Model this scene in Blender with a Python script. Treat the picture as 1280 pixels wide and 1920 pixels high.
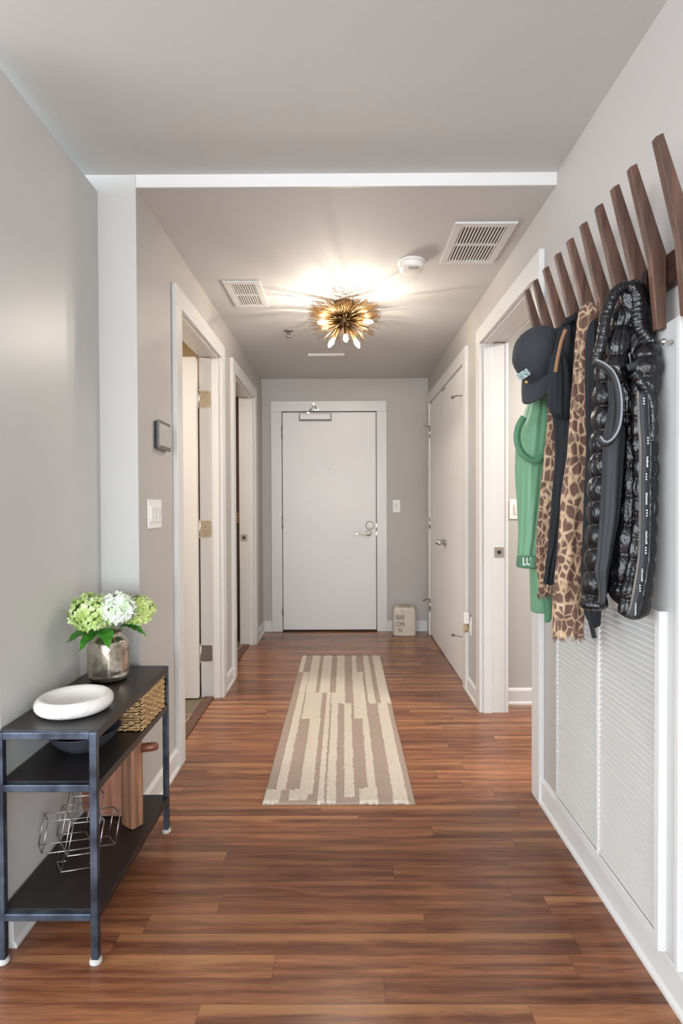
import bpy, bmesh, math, random
from mathutils import Vector, Matrix, noise
R = random.Random(7)
S = bpy.context.scene
for o in list(bpy.data.objects): bpy.data.objects.remove(o)
C = S.collection
PI = math.pi

# ------------------------------------------------------------------ camera
YAW, PITCH, ROLL, CZ, F = -0.0042, -0.0137, -0.0040, 1.234, 1060.0
XL, XR, H1, H2, D, XN, YF = -0.791, 0.8177, 2.450, 2.4976, 5.489, -0.9377, 2.178
fw = Vector((math.sin(YAW)*math.cos(PITCH), math.cos(YAW)*math.cos(PITCH), math.sin(PITCH)))
r0 = Vector((math.cos(YAW), -math.sin(YAW), 0)); u0 = r0.cross(fw)
rt = r0*math.cos(ROLL)+u0*math.sin(ROLL); up = -r0*math.sin(ROLL)+u0*math.cos(ROLL)
cam = bpy.data.cameras.new('camera'); co = bpy.data.objects.new('camera', cam); C.objects.link(co)
cam.sensor_width = 36; cam.sensor_height = 36; cam.sensor_fit = 'AUTO'; cam.lens = F/1920*36
cam.clip_start = 0.02
m = Matrix((rt, up, -fw)).transposed().to_4x4(); m.translation = (0, 0, CZ); co.matrix_world = m
S.camera = co
# ------------------------------------------------------------------ light and exposure
vs = S.view_settings; vs.view_transform = 'Standard'; vs.look = 'None'; vs.gamma = 1; vs.use_curve_mapping = False
vs.exposure = 1.58
WORLD_STRENGTH, WINDOW_W, BULB = 2.9, 56.0, 4500.0
w = bpy.data.worlds.new('daylight'); S.world = w; w.use_nodes = True
w.node_tree.nodes['Background'].inputs[0].default_value = (0.86, 0.93, 1.0, 1)
w.node_tree.nodes['Background'].inputs[1].default_value = WORLD_STRENGTH
def area(name, loc, rot, sx, sy, watts, col):
    l = bpy.data.lights.new(name, 'AREA'); l.shape = 'RECTANGLE'; l.size = sx; l.size_y = sy; l.energy = watts; l.color = col
    o = bpy.data.objects.new(name, l); C.objects.link(o); o.location = loc; o.rotation_euler = rot; return o
area('window_daylight', (0.1, -5.8, 1.5), (PI/2, 0, 0), 3.4, 2.0, WINDOW_W, (0.93, 0.97, 1.0))
area('bathroom_fill', (-1.9, 3.0, 2.40), (0, 0, 0), .5, .5, 14, (1, .92, .82))  # unseen lamp, added to light the bathroom behind the open door
area('bedroom_fill', (1.9, 2.7, 2.40), (0, 0, 0), .5, .5, 22, (1, .93, .86))  # unseen lamp, added so light spills out of the right doorway
area('far_bathroom_fill', (-1.9, 4.7, 2.40), (0, 0, 0), .4, .4, 11, (1, .92, .84))  # unseen lamp, added to brighten the far end through its doorway

# ------------------------------------------------------------------ materials
def lin(c): return tuple((x/12.92 if x <= .04045 else ((x+.055)/1.055)**2.4) for x in [v/255 for v in c])
class NT:
    def __init__(s, name):
        s.m = bpy.data.materials.new(name); s.m.use_nodes = True; s.t = s.m.node_tree
        s.b = s.t.nodes['Principled BSDF']
    def n(s, t, **k):
        o = s.t.nodes.new(t)
        for a, v in k.items():
            if a.startswith('i_'):
                key = a[2:]; key = int(key) if key.isdigit() else key.replace('_', ' ')
                if hasattr(v, 'is_output') or isinstance(v, bpy.types.NodeSocket): s.t.links.new(v, o.inputs[key])
                else: o.inputs[key].default_value = v
            else: setattr(o, a, v)
        return o
    def l(s, a, b): s.t.links.new(a, b)
    def math(s, op, a, b=None, c=None):
        o = s.t.nodes.new('ShaderNodeMath'); o.operation = op
        for i, v in enumerate((a, b, c)):
            if v is None: continue
            if isinstance(v, bpy.types.NodeSocket): s.l(v, o.inputs[i])
            else: o.inputs[i].default_value = v
        return o.outputs[0]
    def mix(s, f, a, b, mode='MIX'):
        o = s.t.nodes.new('ShaderNodeMix'); o.data_type = 'RGBA'; o.blend_type = mode
        for i, v in ((0, f), (6, a), (7, b)):
            if isinstance(v, bpy.types.NodeSocket): s.l(v, o.inputs[i])
            elif i == 0: o.inputs[0].default_value = v
            else: o.inputs[i].default_value = (*v, 1)
        return o.outputs[2]
    def ramp(s, f, stops, interp='LINEAR'):
        o = s.t.nodes.new('ShaderNodeValToRGB'); s.l(f, o.inputs[0]); e = o.color_ramp.elements; o.color_ramp.interpolation = interp
        while len(e) < len(stops): e.new(.5)
        for k, (p, c) in enumerate(stops): e[k].position = p; e[k].color = (*c, 1)
        return o.outputs[0]
    def coord(s): return s.n('ShaderNodeTexCoord').outputs['Object']
    def mapped(s, sc, rot=(0, 0, 0)):
        return s.n('ShaderNodeMapping', i_Vector=s.coord(), i_Scale=sc, i_Rotation=rot).outputs[0]
    def noise(s, vec, scale, detail=3, rough=.5, dist=0):
        return s.n('ShaderNodeTexNoise', i_Vector=vec, i_Scale=scale, i_Detail=detail, i_Roughness=rough, i_Distortion=dist).outputs[0]
    def bump(s, h, strength, dist=.01):
        o = s.n('ShaderNodeBump', i_Height=h, i_Strength=strength, i_Distance=dist); s.l(o.outputs[0], s.b.inputs['Normal'])
    def set(s, col=None, rough=None, metal=None, spec=None, sheen=None):
        if col is not None:
            if isinstance(col, bpy.types.NodeSocket): s.l(col, s.b.inputs['Base Color'])
            else: s.b.inputs['Base Color'].default_value = (*col, 1)
        if rough is not None:
            if isinstance(rough, bpy.types.NodeSocket): s.l(rough, s.b.inputs['Roughness'])
            else: s.b.inputs['Roughness'].default_value = rough
        if metal is not None: s.b.inputs['Metallic'].default_value = metal
        if spec is not None: s.b.inputs['Specular IOR Level'].default_value = spec
        if sheen is not None: s.b.inputs['Sheen Weight'].default_value = sheen
        return s.m
def paint(name, col, rough=.5, var=.03, spec=.3, bumps=.04):
    t = NT(name); n = t.noise(t.coord(), 1.3, 3)
    n2 = t.noise(t.coord(), 260, 2)
    c = t.mix(n, tuple(x*(1-var) for x in col), tuple(min(1, x*(1+var)) for x in col))
    t.bump(n2, bumps, .002); return t.set(c, rough, spec=spec)
def plain(name, col, rough=.5, metal=0, spec=.5, nscale=30, var=.12, bump=0):
    t = NT(name); n = t.noise(t.coord(), nscale, 3)
    c = t.mix(n, tuple(x*(1-var) for x in col), tuple(min(1, x*(1+var)) for x in col))
    if bump: t.bump(n, bump, .003)
    return t.set(c, rough, metal, spec)
M = {}
M['wall'] = paint('greige_wall_paint', (.462, .440, .420), .55)
M['panel_wall'] = paint('satin_panel_paint', (.54, .54, .525), .38, spec=.35, bumps=.02)
M['ceiling'] = paint('ceiling_paint', (.61, .625, .61), .7)
M['hall_ceiling'] = paint('hall_ceiling_paint', (.60, .595, .59), .7)
M['trim'] = paint('white_trim_paint', (.665, .66, .65), .32, .01, .45, .01)
M['louvre'] = paint('louvre_paint', (.60, .59, .565), .45, .01, .3, .01)
M['door'] = paint('white_door_paint', (.73, .72, .71), .4, .015, .4, .01)
M['warm_wall'] = paint('tan_bathroom_paint', (.50, .38, .22), .6)
M['room_wall'] = paint('grey_room_paint', (.47, .455, .43), .6)
M['gap'] = plain('gap_shade', (.015, .013, .012), .8)  # near-black colour standing in for shade inside gaps and holes
M['dark_wood'] = plain('dark_wardrobe_wood', (.045, .02, .013), .4)
M['chrome'] = plain('satin_nickel', (.62, .60, .56), .28, 1)
M['steel'] = plain('brushed_steel', (.36, .34, .32), .35, 1)
M['white_plastic'] = plain('white_plastic', (.80, .79, .76), .35, var=.02)
M['black_plastic'] = plain('dark_plastic', (.03, .03, .032), .3)
M['screen'] = plain('grey_screen', (.42, .41, .38), .16, var=.03)
M['bezel'] = plain('grey_bezel', (.13, .115, .105), .3)
M['gloss_ring'] = plain('grey_ring', (.12, .12, .12), .3)
M['duct_shade'] = plain('duct_shade_colour', (.05, .038, .03), .8)  # dark colour painted as the shade above the vent slats
# --- floor
def floor_mat():
    t = NT('walnut_strip_floor'); v = t.coord(); sp = t.n('ShaderNodeSeparateXYZ', i_0=v)
    x, y = sp.outputs[0], sp.outputs[1]
    ry = t.math('DIVIDE', t.math('SUBTRACT', y, 1.379-7.67), .0767)
    row = t.math('FLOOR', ry); fy = t.math('FRACT', ry)
    wr = t.n('ShaderNodeTexWhiteNoise', noise_dimensions='1D', i_W=row).outputs[0]
    bx = t.math('ADD', t.math('DIVIDE', x, t.math('ADD', t.math('MULTIPLY', wr, .7), .75)), t.math('MULTIPLY', wr, 17.3))
    brd = t.math('FLOOR', bx); fx = t.math('FRACT', bx)
    cid = t.n('ShaderNodeCombineXYZ', i_0=row, i_1=brd).outputs[0]
    wn = t.n('ShaderNodeTexWhiteNoise', noise_dimensions='3D', i_Vector=cid)
    rnd = wn.outputs[0]; rc = t.n('ShaderNodeSeparateXYZ', i_0=wn.outputs[1])
    off = t.n('ShaderNodeVectorMath', operation='SCALE', i_0=wn.outputs[1], i_Scale=40.0).outputs[0]
    vv = t.n('ShaderNodeVectorMath', operation='ADD', i_0=v, i_1=off).outputs[0]
    def mp(sc): return t.n('ShaderNodeMapping', i_Vector=vv, i_Scale=sc).outputs[0]
    big = t.noise(mp((1.1, 8, 1)), 1.6, 4, .6, 1.8)          # cathedral figure
    wv = t.n('ShaderNodeTexWave', wave_type='BANDS', bands_direction='Y', i_Vector=mp((.5, 5, 1)), i_Scale=1.1, i_Distortion=11.0, i_Detail=3.0).outputs[1]
    fine = t.noise(mp((5, 240, 1)), 2.0, 4, .7)
    patch = t.noise(mp((1.0, 3, 1)), 1.3, 2)
    mid = t.noise(mp((1.6, 34, 1)), 2.0, 6, .68, .8)
    f = t.math('ADD', t.math('MULTIPLY', big, .34), t.math('ADD', t.math('MULTIPLY', wv, .07), t.math('ADD', t.math('MULTIPLY', mid, .41), t.math('MULTIPLY', fine, .18))))
    col = t.ramp(f, [(.32, lin((76, 45, 33))), (.44, lin((110, 69, 49))), (.56, lin((144, 95, 66))), (.72, lin((182, 128, 86)))])
    tint = t.ramp(rnd, [(0, (.74, .70, .70)), (.35, (.88, .85, .84)), (.65, (.98, .97, .96)), (.88, (1.10, 1.08, 1.05)), (1, (1.42, 1.46, 1.42))])
    col = t.mix(1.0, col, tint, 'MULTIPLY')
    # sapwood streak
    sap = t.math('MULTIPLY', t.math('GREATER_THAN', rc.outputs[1], .70), t.math('SMOOTH_MIN', 1.0, t.math('MULTIPLY', t.math('MAXIMUM', t.math('SUBTRACT', t.math('ADD', fy, t.math('MULTIPLY', big, .5)), .78), 0), 5), .1))
    col = t.mix(t.math('MULTIPLY', sap, .25), col, lin((212, 156, 104)))
    g1 = t.math('MINIMUM', fy, t.math('SUBTRACT', 1.0, fy)); gy = t.math('LESS_THAN', g1, .010)
    g2 = t.math('MINIMUM', fx, t.math('SUBTRACT', 1.0, fx)); gx = t.math('LESS_THAN', g2, .0009)
    gap = t.math('MAXIMUM', gy, gx)
    col = t.mix(t.math('MULTIPLY', gap, .55), col, (.015, .008, .005))
    t.bump(t.math('ADD', t.math('MULTIPLY', fine, .3), t.math('MULTIPLY', gap, -1)), .10, .001)
    return t.set(col, t.math('ADD', t.math('MULTIPLY', fine, .10), .20), spec=.5)
M['floor'] = floor_mat()
def tile_mat():
    t = NT('brown_floor_tile'); b = t.n('ShaderNodeTexBrick', i_Vector=t.coord(), i_Color1=(*lin((104, 94, 76)), 1), i_Color2=(*lin((96, 86, 70)), 1), i_Mortar=(*lin((170, 150, 115)), 1), i_Scale=1.0)
    b.inputs['Mortar Size'].default_value = .004; b.inputs['Brick Width'].default_value = .6; b.inputs['Row Height'].default_value = .3
    return t.set(b.outputs[0], .45)
M['tile'] = tile_mat()
def wood(name, c1, c2, sc=(3, 3, 30), rough=.4, c3=None):
    t = NT(name); g = t.noise(t.mapped(sc), 1.5, 6, .62, .8)
    st = [(.32, c1), (.62, c2)]
    if c3: st.append((.8, c3))
    col = t.ramp(g, st); t.bump(g, .08, .002); return t.set(col, rough)
M['rack_wood'] = wood('rack_walnut', lin((58, 38, 30)), lin((104, 74, 60)), (26, 26, 2.2), .58, lin((132, 98, 78)))
M['rail_wood'] = wood('dark_rail_wood', lin((34, 20, 15)), lin((58, 35, 26)), (30, 2, 30), .4)
M['board_wood'] = wood('cutting_board_wood', lin((110, 70, 55)), lin((160, 108, 84)), (22, 22, 2), .5, lin((185, 140, 110)))
M['block_wood'] = wood('block_wood', lin((88, 58, 42)), lin((150, 108, 80)), (44, 44, 1.6), .5, lin((184, 142, 110)))
M['peg_wood'] = wood('dark_peg_wood', lin((80, 42, 28)), lin((122, 70, 50)), (4, 30, 30), .4)
# metals
def tube_mat():
    t = NT('blued_steel_tube'); n = t.noise(t.coord(), 14, 3)
    return t.set(t.ramp(n, [(.35, lin((50, 56, 68))), (.65, lin((92, 104, 120)))]), .38, .75)
M['tube'] = tube_mat()
M['sheet'] = plain('black_steel_sheet', lin((40, 35, 34)), .33, .25, .5, 6, .15)
M['wire'] = plain('pewter_wire', (.40, .39, .38), .35, 1)
M['pad'] = plain('felt_pad', (.45, .43, .41), .9)
M['black_bowl'] = plain('slate_glaze', lin((58, 60, 68)), .35)
def marble():
    t = NT('white_marble'); v = t.coord(); n = t.noise(v, 9, 6, .6, 1.6)
    vein = t.ramp(n, [(.46, (.74, .72, .69)), (.5, (.55, .53, .51)), (.535, (.76, .74, .71))])
    k = t.noise(v, 5, 2); c = t.mix(t.ramp(k, [(.50, (0, 0, 0)), (.68, (1, 1, 1))]), (.76, .74, .71), vein)
    return t.set(c, .42)
M['marble'] = marble()
def mercury():
    t = NT('mercury_glass'); v = t.coord(); n = t.noise(v, 16, 6, .65); n2 = t.noise(v, 110, 2)
    t.set(t.ramp(n, [(.35, (.30, .25, .19)), (.5, (.58, .52, .43)), (.7, (.80, .76, .68))]), t.ramp(n, [(.4, (.30,)*3), (.6, (.10,)*3)]), .92)
    t.bump(t.math('ADD', n, t.math('MULTIPLY', n2, .1)), .25, .006); return t.m
M['mercury'] = mercury()
def petal(name, a, b, c):
    t = NT(name); n = t.noise(t.coord(), 28, 3); n2 = t.n('ShaderNodeObjectInfo')
    t.set(t.ramp(n, [(.34, a), (.52, b), (.68, c)]), .6)
    t.b.inputs['Subsurface Weight'].default_value = .15; t.b.inputs['Subsurface Radius'].default_value = (.006, .01, .004)
    return t.m
M['petal_green'] = petal('green_petals', lin((150, 182, 88)), lin((186, 212, 132)), lin((216, 232, 184)))
M['petal_white'] = petal('white_green_petals', lin((196, 220, 184)), lin((226, 236, 222)), lin((240, 243, 238)))
M['petal_olive'] = petal('olive_petals', lin((146, 176, 84)), lin((190, 208, 124)), lin((222, 230, 180)))
M['leaf'] = plain('glossy_leaf', lin((66, 132, 44)), .38, nscale=20, var=.3)
M['stem'] = plain('green_stem', lin((90, 120, 60)), .6)
def seagrass(name, a, b, c):
    t = NT(name); n = t.noise(t.mapped((30, 60, 60)), 3, 4, .6)
    t.set(t.ramp(n, [(.3, a), (.5, b), (.7, c)]), .7); return t.m
M['seagrass'] = seagrass('woven_seagrass', lin((128, 96, 60)), lin((184, 148, 102)), lin((222, 196, 150)))
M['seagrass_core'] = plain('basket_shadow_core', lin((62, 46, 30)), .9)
# rug
def rug_mat():
    t = NT('striped_wool_rug'); a = t.n('ShaderNodeAttribute', attribute_name='stripe').outputs['Fac']
    n = t.noise(t.coord(), 170, 4, .75); n2 = t.noise(t.coord(), 22, 3)
    lo = t.mix(n, lin((142, 122, 108)), lin((180, 160, 145))); hi = t.mix(n, lin((180, 166, 147)), lin((232, 221, 204)))
    hi = t.mix(t.math('MULTIPLY', n2, .35), hi, lin((205, 198, 190)))
    c = t.mix(a, lo, hi); t.bump(n, .8, .006); return t.set(c, .95, spec=.1, sheen=.2)
M['rug'] = rug_mat()
# lamp
def emis(name, col, st):
    t = NT(name); t.b.inputs['Base Color'].default_value = (1, 1, 1, 1)
    t.b.inputs['Emission Color'].default_value = (*col, 1); t.b.inputs['Emission Strength'].default_value = st; return t.m
M['filament'] = emis('lit_filament', (1, .90, .77), BULB)
def bulb_glass():
    t = NT('glowing_bulb_glass'); tr = t.n('ShaderNodeBsdfTransparent'); em = t.n('ShaderNodeEmission', i_Color=(1, .90, .72, 1), i_Strength=22.0)
    mx = t.n('ShaderNodeMixShader', i_0=.35); t.l(tr.outputs[0], mx.inputs[1]); t.l(em.outputs[0], mx.inputs[2])
    t.l(mx.outputs[0], t.t.nodes['Material Output'].inputs['Surface']); return t.m
M['bulb'] = bulb_glass()
M['brass'] = plain('antique_brass', lin((178, 140, 90)), .34, 1)
M['bronze'] = plain('dark_bronze', lin((96, 80, 62)), .4, .9)
# fabrics
def fabric(name, col, rough=.85, var=.18, sc=900, sheen=.15, fold=0):
    t = NT(name); n = t.noise(t.coord(), sc, 2); n2 = t.noise(t.mapped((1, 1, .35)), 22, 4)
    c = t.mix(n2, tuple(x*(1-var) for x in col), tuple(x*(1+var) for x in col))
    t.bump(t.math('ADD', t.math('MULTIPLY', n, .1), n2), .35, .006); return t.set(c, rough, sheen=sheen)
M['green_cloth'] = fabric('green_nylon_cloth', lin((108, 158, 122)), .5, .16)
M['green_dark'] = fabric('green_band_cloth', lin((72, 122, 90)), .6, .1)
M['cap_cloth'] = fabric('charcoal_cap_cloth', lin((46, 49, 55)), .85, .12, sheen=.02)
M['navy'] = fabric('black_jersey', lin((22, 25, 31)), .8, .2, sheen=.0)
M['stretch'] = fabric('charcoal_stretch', lin((36, 40, 43)), .65, .06, sheen=.0)
M['lining'] = fabric('tan_lining', lin((150, 110, 78)), .8)
M['canvas'] = fabric('natural_canvas', lin((206, 198, 184)), .9, .06)
M['canvas_trim'] = fabric('canvas_piping', lin((168, 148, 122)), .9, .06)
def leopard(name='leopard_print'):
    t = NT(name); v = t.mapped((1, .8, .58)); d = t.n('ShaderNodeTexNoise', i_Vector=v, i_Scale=14.0, i_Detail=2.0).outputs[1]
    vv = t.n('ShaderNodeVectorMath', operation='ADD', i_0=v, i_1=t.n('ShaderNodeVectorMath', operation='SCALE', i_0=d, i_Scale=.022).outputs[0]).outputs[0]
    e = t.n('ShaderNodeTexVoronoi', feature='DISTANCE_TO_EDGE', i_Vector=vv, i_Scale=52.0).outputs['Distance']
    n = t.noise(t.coord(), 26, 3)
    brown = t.mix(n, lin((66, 46, 42)), lin((122, 88, 74))); tan = t.mix(n, lin((150, 116, 86)), lin((206, 182, 150)))
    c = t.mix(t.ramp(t.math('SUBTRACT', e, t.math('MULTIPLY', t.math('SUBTRACT', n, .5), .40)), [(.035, (0, 0, 0)), (.15, (1, 1, 1))]), tan, brown)
    t.bump(t.noise(t.coord(), 900, 2), .15, .002); return t.set(c, .85, sheen=.1)
M['leopard'] = leopard()
def puffer(name, rough=.24, sc=(1, 1, 1)):
    t = NT(name); v = t.mapped((16, 16, 9)); n = t.noise(v, 1.5, 3, .5, 1.6); n2 = t.noise(t.mapped((90, 90, 30)), 1.2, 2, .5, .8)
    t.bump(t.math('ADD', n, t.math('MULTIPLY', n2, .22)), .7, .010)
    return t.set((.0045, .0045, .006), rough, spec=.55)
M['puffer'] = puffer('glossy_black_nylon')
M['tape'] = plain('black_zip_tape', lin((40, 43, 48)), .6)
M['piping'] = plain('grey_reflective_piping', lin((134, 140, 148)), .5)
M['white_print'] = plain('white_print', (.85, .85, .85), .6, var=.02)
M['teal'] = plain('teal_embroidery', lin((40, 136, 136)), .7)
M['yellow'] = plain('yellow_embroidery', lin((214, 176, 84)), .7)
M['ink'] = plain('grey_ink', lin((92, 92, 92)), .8)

# ------------------------------------------------------------------ mesh helpers
class MB:
    def __init__(s): s.v = []; s.f = []; s.sm = []; s.attr = None
    def add(s, vs, fs, smooth=False):
        k = len(s.v); s.v += [Vector(p) for p in vs]; s.f += [tuple(i+k for i in f) for f in fs]; s.sm += [smooth]*len(fs); return s
    def box(s, a, b):
        x0, x1 = sorted((a[0], b[0])); y0, y1 = sorted((a[1], b[1])); z0, z1 = sorted((a[2], b[2]))
        return s.add([(x, y, z) for z in (z0, z1) for y in (y0, y1) for x in (x0, x1)],
              [(0, 2, 3, 1), (4, 5, 7, 6), (0, 1, 5, 4), (2, 6, 7, 3), (0, 4, 6, 2), (1, 3, 7, 5)])
    def bbox(s, a, b, r=.003):   # box with bevelled edges
        bm = bmesh.new(); a = Vector(a); b = Vector(b); lo = Vector(map(min, a, b)); hi = Vector(map(max, a, b))
        bmesh.ops.create_cube(bm, size=1)
        for v in bm.verts: v.co = Vector([lo[i]+(v.co[i]+.5)*(hi[i]-lo[i]) for i in range(3)])
        bmesh.ops.bevel(bm, geom=bm.edges[:], offset=min(r, min(hi-lo)*.45), segments=2, profile=.5, affect='EDGES')
        s.add([v.co.copy() for v in bm.verts], [[v.index for v in f.verts] for f in bm.faces]); bm.free(); return s
    def xf(s, mat, k=0):
        for i in range(k, len(s.v)): s.v[i] = mat @ s.v[i]
        return s
    def tube(s, pts, r, n=8, cap=True, closed=False):
        pts = [Vector(p) for p in pts]; rs = r if isinstance(r, (list, tuple)) else [r]*len(pts); N = len(pts)
        k = len(s.v); prev = None; rings = []
        for i, p in enumerate(pts):
            if closed: d = pts[(i+1) % N]-pts[i-1]
            else: d = pts[min(i+1, N-1)]-pts[max(i-1, 0)]
            d.normalize()
            if prev is None: a = d.orthogonal().normalized()
            else:
                a = prev-d*prev.dot(d)
                a = a.normalized() if a.length > 1e-6 else d.orthogonal().normalized()
            prev = a; b = d.cross(a)
            rings.append([p+(a*math.cos(2*PI*j/n)+b*math.sin(2*PI*j/n))*rs[i] for j in range(n)])
        vs = [q for rg in rings for q in rg]; fs = []
        for i in range(N if closed else N-1):
            for j in range(n):
                i2 = (i+1) % N; fs.append((i*n+j, i*n+(j+1) % n, i2*n+(j+1) % n, i2*n+j))
        s.add(vs, fs, True)
        if cap and not closed:
            k2 = len(s.v)-len(vs); s.f += [tuple(k2+j for j in reversed(range(n))), tuple(k2+(N-1)*n+j for j in range(n))]; s.sm += [False, False]
        return s
    def lathe(s, prof, c=(0, 0, 0), n=48, axis='Z', smooth=True, M4=None):
        vs = []; fs = []
        for r, z in prof:
            for j in range(n):
                a = 2*PI*j/n; vs.append(Vector((r*math.cos(a), r*math.sin(a), z)))
        for i in range(len(prof)-1):
            for j in range(n): fs.append((i*n+j, i*n+(j+1) % n, (i+1)*n+(j+1) % n, (i+1)*n+j))
        if axis == 'X': vs = [Vector((v.z, v.x, v.y)) for v in vs]
        if axis == 'Y': vs = [Vector((v.x, -v.z, v.y)) for v in vs]   # +z of profile points to -Y (towards the viewer)
        if M4 is not None: vs = [M4 @ v for v in vs]
        return s.add([v+Vector(c) for v in vs], fs, smooth)
    def grid(s, fn, nu, nv, closed_u=False, smooth=True):
        vs = [fn(i/(nu if closed_u else nu-1), j/(nv-1)) for j in range(nv) for i in range(nu)]; fs = []
        for j in range(nv-1):
            for i in range(nu if closed_u else nu-1):
                i2 = (i+1) % nu; fs.append((j*nu+i, j*nu+i2, (j+1)*nu+i2, (j+1)*nu+i))
        return s.add(vs, fs, smooth)
    def prism(s, poly, a, b, plane='XZ'):   # polygon extruded between a and b along the remaining axis
        n = len(poly)
        def P(u, v, w): return {'XZ': (u, w, v), 'XY': (u, v, w), 'YZ': (w, u, v)}[plane]
        vs = [P(u, v, a) for u, v in poly]+[P(u, v, b) for u, v in poly]
        fs = [tuple(range(n)), tuple(range(2*n-1, n-1, -1))]+[(i, i+n, (i+1) % n+n, (i+1) % n) for i in range(n)]
        return s.add(vs, fs)
    def build(s, name, mat, parent=None, bevel=0, solid=0, subsurf=0, world_origin=None):
        me = bpy.data.meshes.new(name); org = W.get(parent, Vector()) if parent else (Vector(world_origin) if world_origin is not None else Vector())
        me.from_pydata([v-org for v in s.v], [], s.f); me.validate(); 
        if len(me.polygons) == len(s.sm): me.polygons.foreach_set('use_smooth', s.sm)
        bm = bmesh.new(); bm.from_mesh(me); bmesh.ops.recalc_face_normals(bm, faces=bm.faces); bm.to_mesh(me); bm.free()
        me.materials.append(mat); o = bpy.data.objects.new(name, me); C.objects.link(o)
        if parent: o.parent = parent
        else: o.location = org
        W[o] = org
        if bevel:
            md = o.modifiers.new('bevel', 'BEVEL'); md.width = bevel; md.segments = 2; md.limit_method = 'ANGLE'
        if solid:
            md = o.modifiers.new('solid', 'SOLIDIFY'); md.thickness = solid; md.offset = 0
        if subsurf:
            md = o.modifiers.new('sub', 'SUBSURF'); md.levels = subsurf; md.render_levels = subsurf
        return o
W = {}
def tag(o, label=None, cat=None, group=None, kind=None):
    if label: o['label'] = label
    if cat: o['category'] = cat
    if group: o['group'] = group
    if kind: o['kind'] = kind
    return o
def thing(name, loc, label=None, cat=None, group=None, kind=None):
    o = bpy.data.objects.new(name, None); C.objects.link(o); o.location = loc; o.empty_display_size = .05; W[o] = Vector(loc)
    return tag(o, label, cat, group, kind)
def struct(name, mb, mat, label=None, cat=None, bevel=0):
    return tag(mb.build(name, mat, bevel=bevel), label, cat, kind='structure')
def dup(root, delta=(0, 0, 0), **k):
    r = root.copy(); C.objects.link(r); r.location = root.location+Vector(delta); W[r] = W[root]+Vector(delta)
    for ch in list(root.children):
        c = ch.copy(); C.objects.link(c); c.parent = r
        for g in ch.children: d = g.copy(); C.objects.link(d); d.parent = c
    return tag(r, **k)
def ray(px, py): return fw*F+rt*(px-640)-up*(py-960)
def onX(px, py, X): v = ray(px, py); t = X/v.x; return Vector((X, t*v.y, CZ+t*v.z))
def onY(px, py, Y): v = ray(px, py); t = Y/v.y; return Vector((t*v.x, Y, CZ+t*v.z))
def onZ(px, py, Z): v = ray(px, py); t = (Z-CZ)/v.z; return Vector((t*v.x, t*v.y, Z))
def font(text, size, mat, origin, xdir, ydir, parent, name, depth=.0006, sx=1.0, bold=0.0):
    cu = bpy.data.curves.new(name, 'FONT'); cu.body = text; cu.size = size; cu.extrude = depth; cu.offset = bold
    t = bpy.data.objects.new(name, cu); C.objects.link(t)
    me = bpy.data.meshes.new_from_object(t.evaluated_get(bpy.context.evaluated_depsgraph_get())); bpy.data.objects.remove(t)
    x = Vector(xdir).normalized(); y = Vector(ydir).normalized(); z = x.cross(y)
    org = W[parent]
    for v in me.vertices: v.co = Vector(origin)+x*v.co.x*sx+y*v.co.y+z*v.co.z-org
    me.materials.clear(); me.materials.append(mat)
    o = bpy.data.objects.new(name, me); C.objects.link(o); o.parent = parent; W[o] = org; return o

# ------------------------------------------------------------------ structure
WT = .125; HEAD = 2.168; CP = .0225; CW = .092
L1, L2, R1, CL = (2.712, 3.595), (4.041, 4.948), (2.398, 3.322), (3.800, 5.302)
FD = (-.598, .318, 2.132)
struct('floor', MB().box((-3.2, -6.0, -.03), (3.3, D+.1, 0)), M['floor'])
struct('floor', MB().box((-3.1, 2.30, 0), (XL-.10, D, .004)), M['tile'])
struct('trim_1', MB().box((XL-.105, L1[0], 0), (XL-.045, L1[1], .009)).box((XL-.105, L2[0], 0), (XL-.045, L2[1], .009)), M['rack_wood'], bevel=.003)
struct('ceiling', MB().box((-3.2, -6.0, H2), (3.3, YF, H2+.05)), M['ceiling'])
struct('ceiling', MB().box((-3.2, YF+.012, H1), (3.3, D+.1, H1+.1)), M['hall_ceiling'])
struct('trim_2', MB().box((XL, YF-.001, H1-.001), (XR, YF+.012, H2+.01)), M['trim'], bevel=.001)
def wall_with(X0, X1, y0, y1, z1, ops):
    b = MB(); y = y0
    for a, c, h in ops:
        if a-.02 > y: b.box((X0, y, 0), (X1, a-.02, z1))
        b.box((X0, a-.02, h+.02), (X1, c+.02, z1)); y = c+.02
    b.box((X0, y, 0), (X1, y1, z1)); return b
struct('wall_left', wall_with(XL-WT, XL, YF, D, H1+.02, [(*L1, HEAD), (*L2, HEAD)]), M['wall'])
struct('wall_left_front', MB().box((XN-.12, 1.528, 0), (XN, YF, 2.434)), M['panel_wall'])
struct('wall_left_end', MB().box((-3.1, YF-.0005, 0), (XL-WT, YF+.1, H2)).box((XL-WT, YF-.0012, 0), (XL-.0008, YF+.02, H2)), M['panel_wall'])  # lighter than the hall paint: daylight from behind put into the colour
struct('wall_right', wall_with(XR, XR+.13, -.5, D, H2+.02, [(*R1, HEAD), (*CL, 2.175)]), M['wall'])
b = MB(); b.box((XL-WT, D, 0), (FD[0]-.02, D+.1, H1)); b.box((FD[1]+.02, D, 0), (XR+.13, D+.1, H1)); b.box((FD[0]-.02, D, FD[2]+.02), (FD[1]+.02, D+.1, H1))
struct('wall_back', b, M['wall'])
struct('wall_bathroom', MB().box((-3.1, 2.24, 0), (XL-WT, 2.30, H1)).box((-3.1, 3.86, 0), (XL-WT, 3.92, H1)).box((-3.15, 2.24, 0), (-3.1, D+.1, H1)).box((-3.1, D, 0), (XL-WT, D+.1, H1)), M['warm_wall'])
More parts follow.
